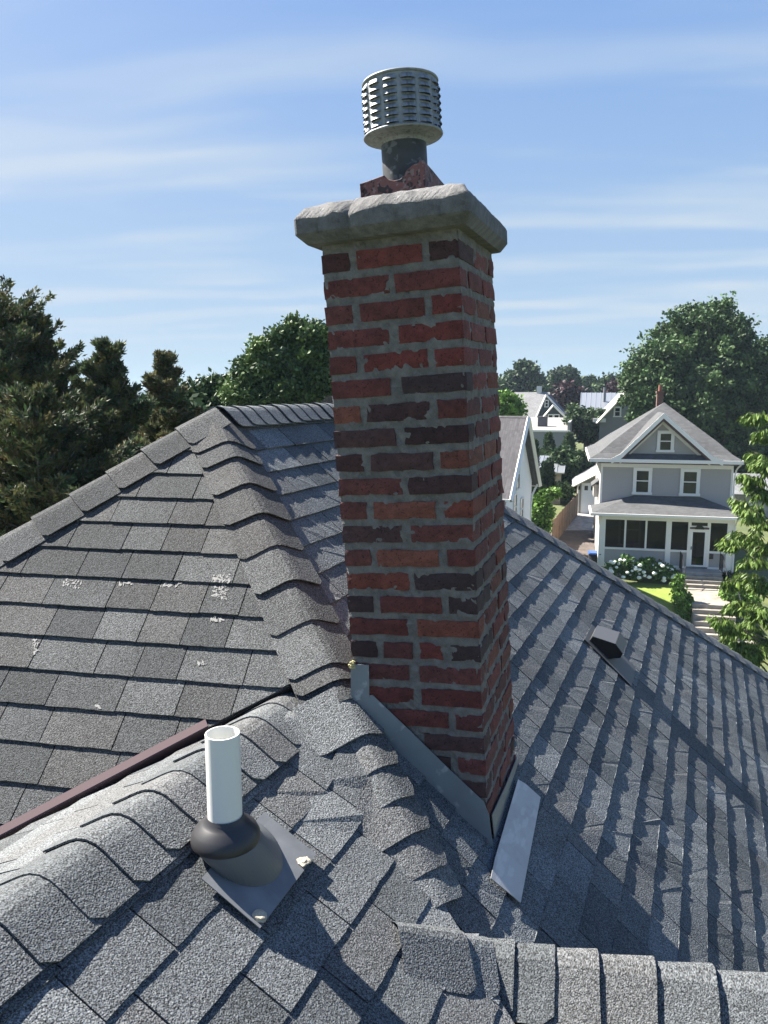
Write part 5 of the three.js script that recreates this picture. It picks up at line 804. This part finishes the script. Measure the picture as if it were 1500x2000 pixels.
function conifer(label, u, vT, vB, w, zc, seed, cols = greens.dark, name = 'evergreen') { // narrow evergreen
  const b = at(u, vB, zc), T = at(u, vT, zc), hgt = T.y - b.y, k = zc / FPX, g = thing(name, label, 'evergreen', [b.x, b.y - 0.6, b.z]), lv = new Leaves(seed); for (let i = 0; i < 170; i++) { const h = Math.pow(lv.r(), 0.85), rr = w / 2 * k * Math.pow(1 - h, 0.75) * (h < 0.08 ? 0.7 : 1) * (0.5 + 0.5 * Math.sqrt(lv.r())), a = lv.r() * 6.283; lv.clump(v3(Math.cos(a) * rr, 0.6 + h * hgt, Math.sin(a) * rr), 0.16, 34, 0.22, 0.05, cols, { dir: v3(Math.cos(a) * 0.5, 1, Math.sin(a) * 0.5), spread: 0.6 }); }
  mesh('trunk', tube([v3(0, 0, 0), v3(0, 0.6 + hgt * 0.9, 0)], 0.12, 0.02, 3, 6), barkM, g); mesh('foliage', lv.t.geo(), LEAFD, g); }
conifer('columnar evergreen standing against the rear corner of the white house', 1041, 862, 965, 22, 56, 231);
conifer('left one of the pair of dark pointed evergreens in front of the metal shed', 1063, 905, 972, 24, 57, 232); conifer('right one of the pair of dark pointed evergreens in front of the metal shed', 1071, 900, 972, 24, 57.5, 233);
conifer('broad pale conifer before the wall of the flat-roofed building', 1071, 848, 895, 32, 74, 234, greens.mid); conifer('small conifer at the right corner of the flat-roofed building', 1110, 848, 892, 30, 73, 235, greens.mid);
function shrub(name, label, cat, lobes, zc, cols, n, L, W, seed, cr, extra) { return broadTree(name, label, cat, { zc, lobes, cols, leaves: n, L, W, seed, clumpR: cr, flat: 0.8, ...extra }); }
shrub('overgrown_hedge', 'tall overgrown vine hedge, sunlit on top, between the white house and fence', 'hedge', [[1042, 1010, 22], [1052, 985, 18], [1066, 970, 12], [1080, 962, 9], [1052, 1030, 20], [1036, 1040, 24], [1064, 1000, 12]], 51, greens.bright, 20000, 0.2, 0.09, 241, 0.22);
shrub('garden_shrub', 'dark leafy shrub between the hedge and the pointed evergreens', 'shrub', [[1045, 960, 18], [1030, 980, 18], [1100, 958, 14]], 56, greens.mid, 7000, 0.2, 0.08, 242, 0.25);
{ const g = shrub('hydrangea_bed', 'row of hydrangea bushes with round white flower heads along the porch', 'shrub', [[1200, 1108, 14], [1222, 1100, 15], [1245, 1110, 14], [1265, 1104, 15], [1288, 1112, 14], [1308, 1120, 13], [1190, 1120, 10], [1235, 1118, 12], [1277, 1122, 11]], 44.6, [[0.08, 0.16, 0.045], [0.10, 0.20, 0.05]], 12000, 0.15, 0.065, 251, 0.16);
  const r = rng(252), wm = std({ color: rgb(0.80, 0.83, 0.74), roughness: 0.8 }); for (let i = 0; i < 46; i++) { const u = 1186 + r() * 132, v = 1092 + r() * 36 + (u - 1186) * 0.06, p = at(u, v, 44.0 + r() * 0.5).sub(g.position), rad = 0.075 + r() * 0.055, gg = new THREE.IcosahedronGeometry(rad, 2), q = gg.attributes.position; for (let k = 0; k < q.count; k++) { const s = 0.86 + 0.28 * hash(Math.round(q.getX(k) * 90), Math.round(q.getY(k) * 90), Math.round(q.getZ(k) * 90)); q.setXYZ(k, q.getX(k) * s, q.getY(k) * s * 0.8, q.getZ(k) * s); } gg.computeVertexNormals(); gg.translate(p.x, p.y, p.z); mesh('flower_head', gg, wm, g); } }
shrub('step_shrub', 'big light green shrub on the left of the front walk', 'shrub', [[1338, 1192, 20], [1332, 1165, 14], [1330, 1215, 18], [1326, 1145, 9], [1345, 1210, 14], [1328, 1130, 6]], 40.6, greens.bright, 9000, 0.17, 0.07, 255, 0.17);
shrub('walk_shrub', 'yellow-green shrub on the right of the front walk', 'shrub', [[1425, 1170, 18], [1418, 1190, 15], [1440, 1185, 20], [1460, 1175, 18], [1435, 1160, 14]], 41, greens.bright, 9000, 0.17, 0.07, 256, 0.17);
shrub('small_bush', 'small dark bush at the right foot of the porch steps', 'bush', [[1425, 1128, 10], [1436, 1126, 8]], 44.5, greens.dark, 2500, 0.2, 0.03, 257, 0.15);
{ // near tree at the right edge: long drooping leaves in bunches
  const zc = 21, b = at(1600, 1300, zc); b.y = 0; const g = thing('walnut_tree', 'near leafy branches of a long-leaved tree reaching in from the right edge', 'tree', [b.x, b.y, b.z]), lv = new Leaves(261), r = rng(262), k = zc / FPX, tr = [];
  const top = at(1590, 700, zc).sub(b); tr.push(tube([v3(0, 0, 0), top.clone().multiplyScalar(0.5), top], 0.22, 0.06, 8, 8));
  const sprays = [[1478, 815, 26], [1492, 850, 26], [1486, 895, 30], [1470, 935, 30], [1490, 960, 36], [1445, 985, 28], [1478, 1000, 34], [1430, 1062, 24], [1460, 1050, 30], [1490, 1065, 34], [1470, 1095, 28], [1425, 1138, 20], [1460, 1130, 30], [1490, 1140, 34], [1440, 1185, 30], [1470, 1185, 34], [1405, 1212, 24], [1430, 1225, 30], [1465, 1230, 34], [1495, 1200, 36], [1440, 1262, 28], [1475, 1275, 32], [1498, 1255, 34], [1420, 1245, 18], [1500, 1020, 30], [1500, 910, 26]];
  for (const [u, v, rad] of sprays) { const c = at(u + 4, v, zc + (r() - 0.5) * 2.4).sub(b), s = v3(top.x * 0.4, clamp(c.y - 1.5 - r(), 1, top.y * 0.9), top.z * 0.4); tr.push(tube([s, s.clone().lerp(c, 0.6).add(v3(0, 0.3, 0)), c], 0.05, 0.012, 5, 5));
    const n = Math.round(7 + rad / 4); for (let i = 0; i < n; i++) { const d = v3((r() - 0.65) * 1.6, (r() - 0.5) * 0.9, (r() - 0.5) * 1.6), e = c.clone().addScaledVector(d, rad * k * 0.95); tr.push(tube([c, c.clone().lerp(e, 0.6).add(v3(0, 0.05, 0)), e], 0.008, 0.003, 3, 3)); for (let j = 0; j < 42; j++) { const f = 0.15 + 0.85 * r(), p = c.clone().lerp(e, f).add(v3((r() - 0.5) * 0.16, (r() - 0.5) * 0.14, (r() - 0.5) * 0.16)), dr = v3((r() - 0.5) * 1.3, -0.75 - r() * 0.5, (r() - 0.5) * 1.3).addScaledVector(d, 0.4).normalize(), cc = [[0.125, 0.20, 0.045], [0.10, 0.165, 0.04], [0.16, 0.24, 0.055]][Math.floor(r() * 3)], kk = 0.8 + 0.4 * r(); lv.leaf(p, dr, dr.clone().cross(lv.rdir()).normalize(), 0.15 + 0.09 * r(), 0.022 + 0.012 * r(), cc.map((q) => q * kk)); } } }
  mesh('branches', mergeGeometries(tr), barkM, g); mesh('leaves', lv.t.geo(), leafM(0.45), g);
}
scene.traverse((o) => { if (o.isMesh) o.castShadow = o.receiveShadow = true; });
renderer.render(scene, camera);
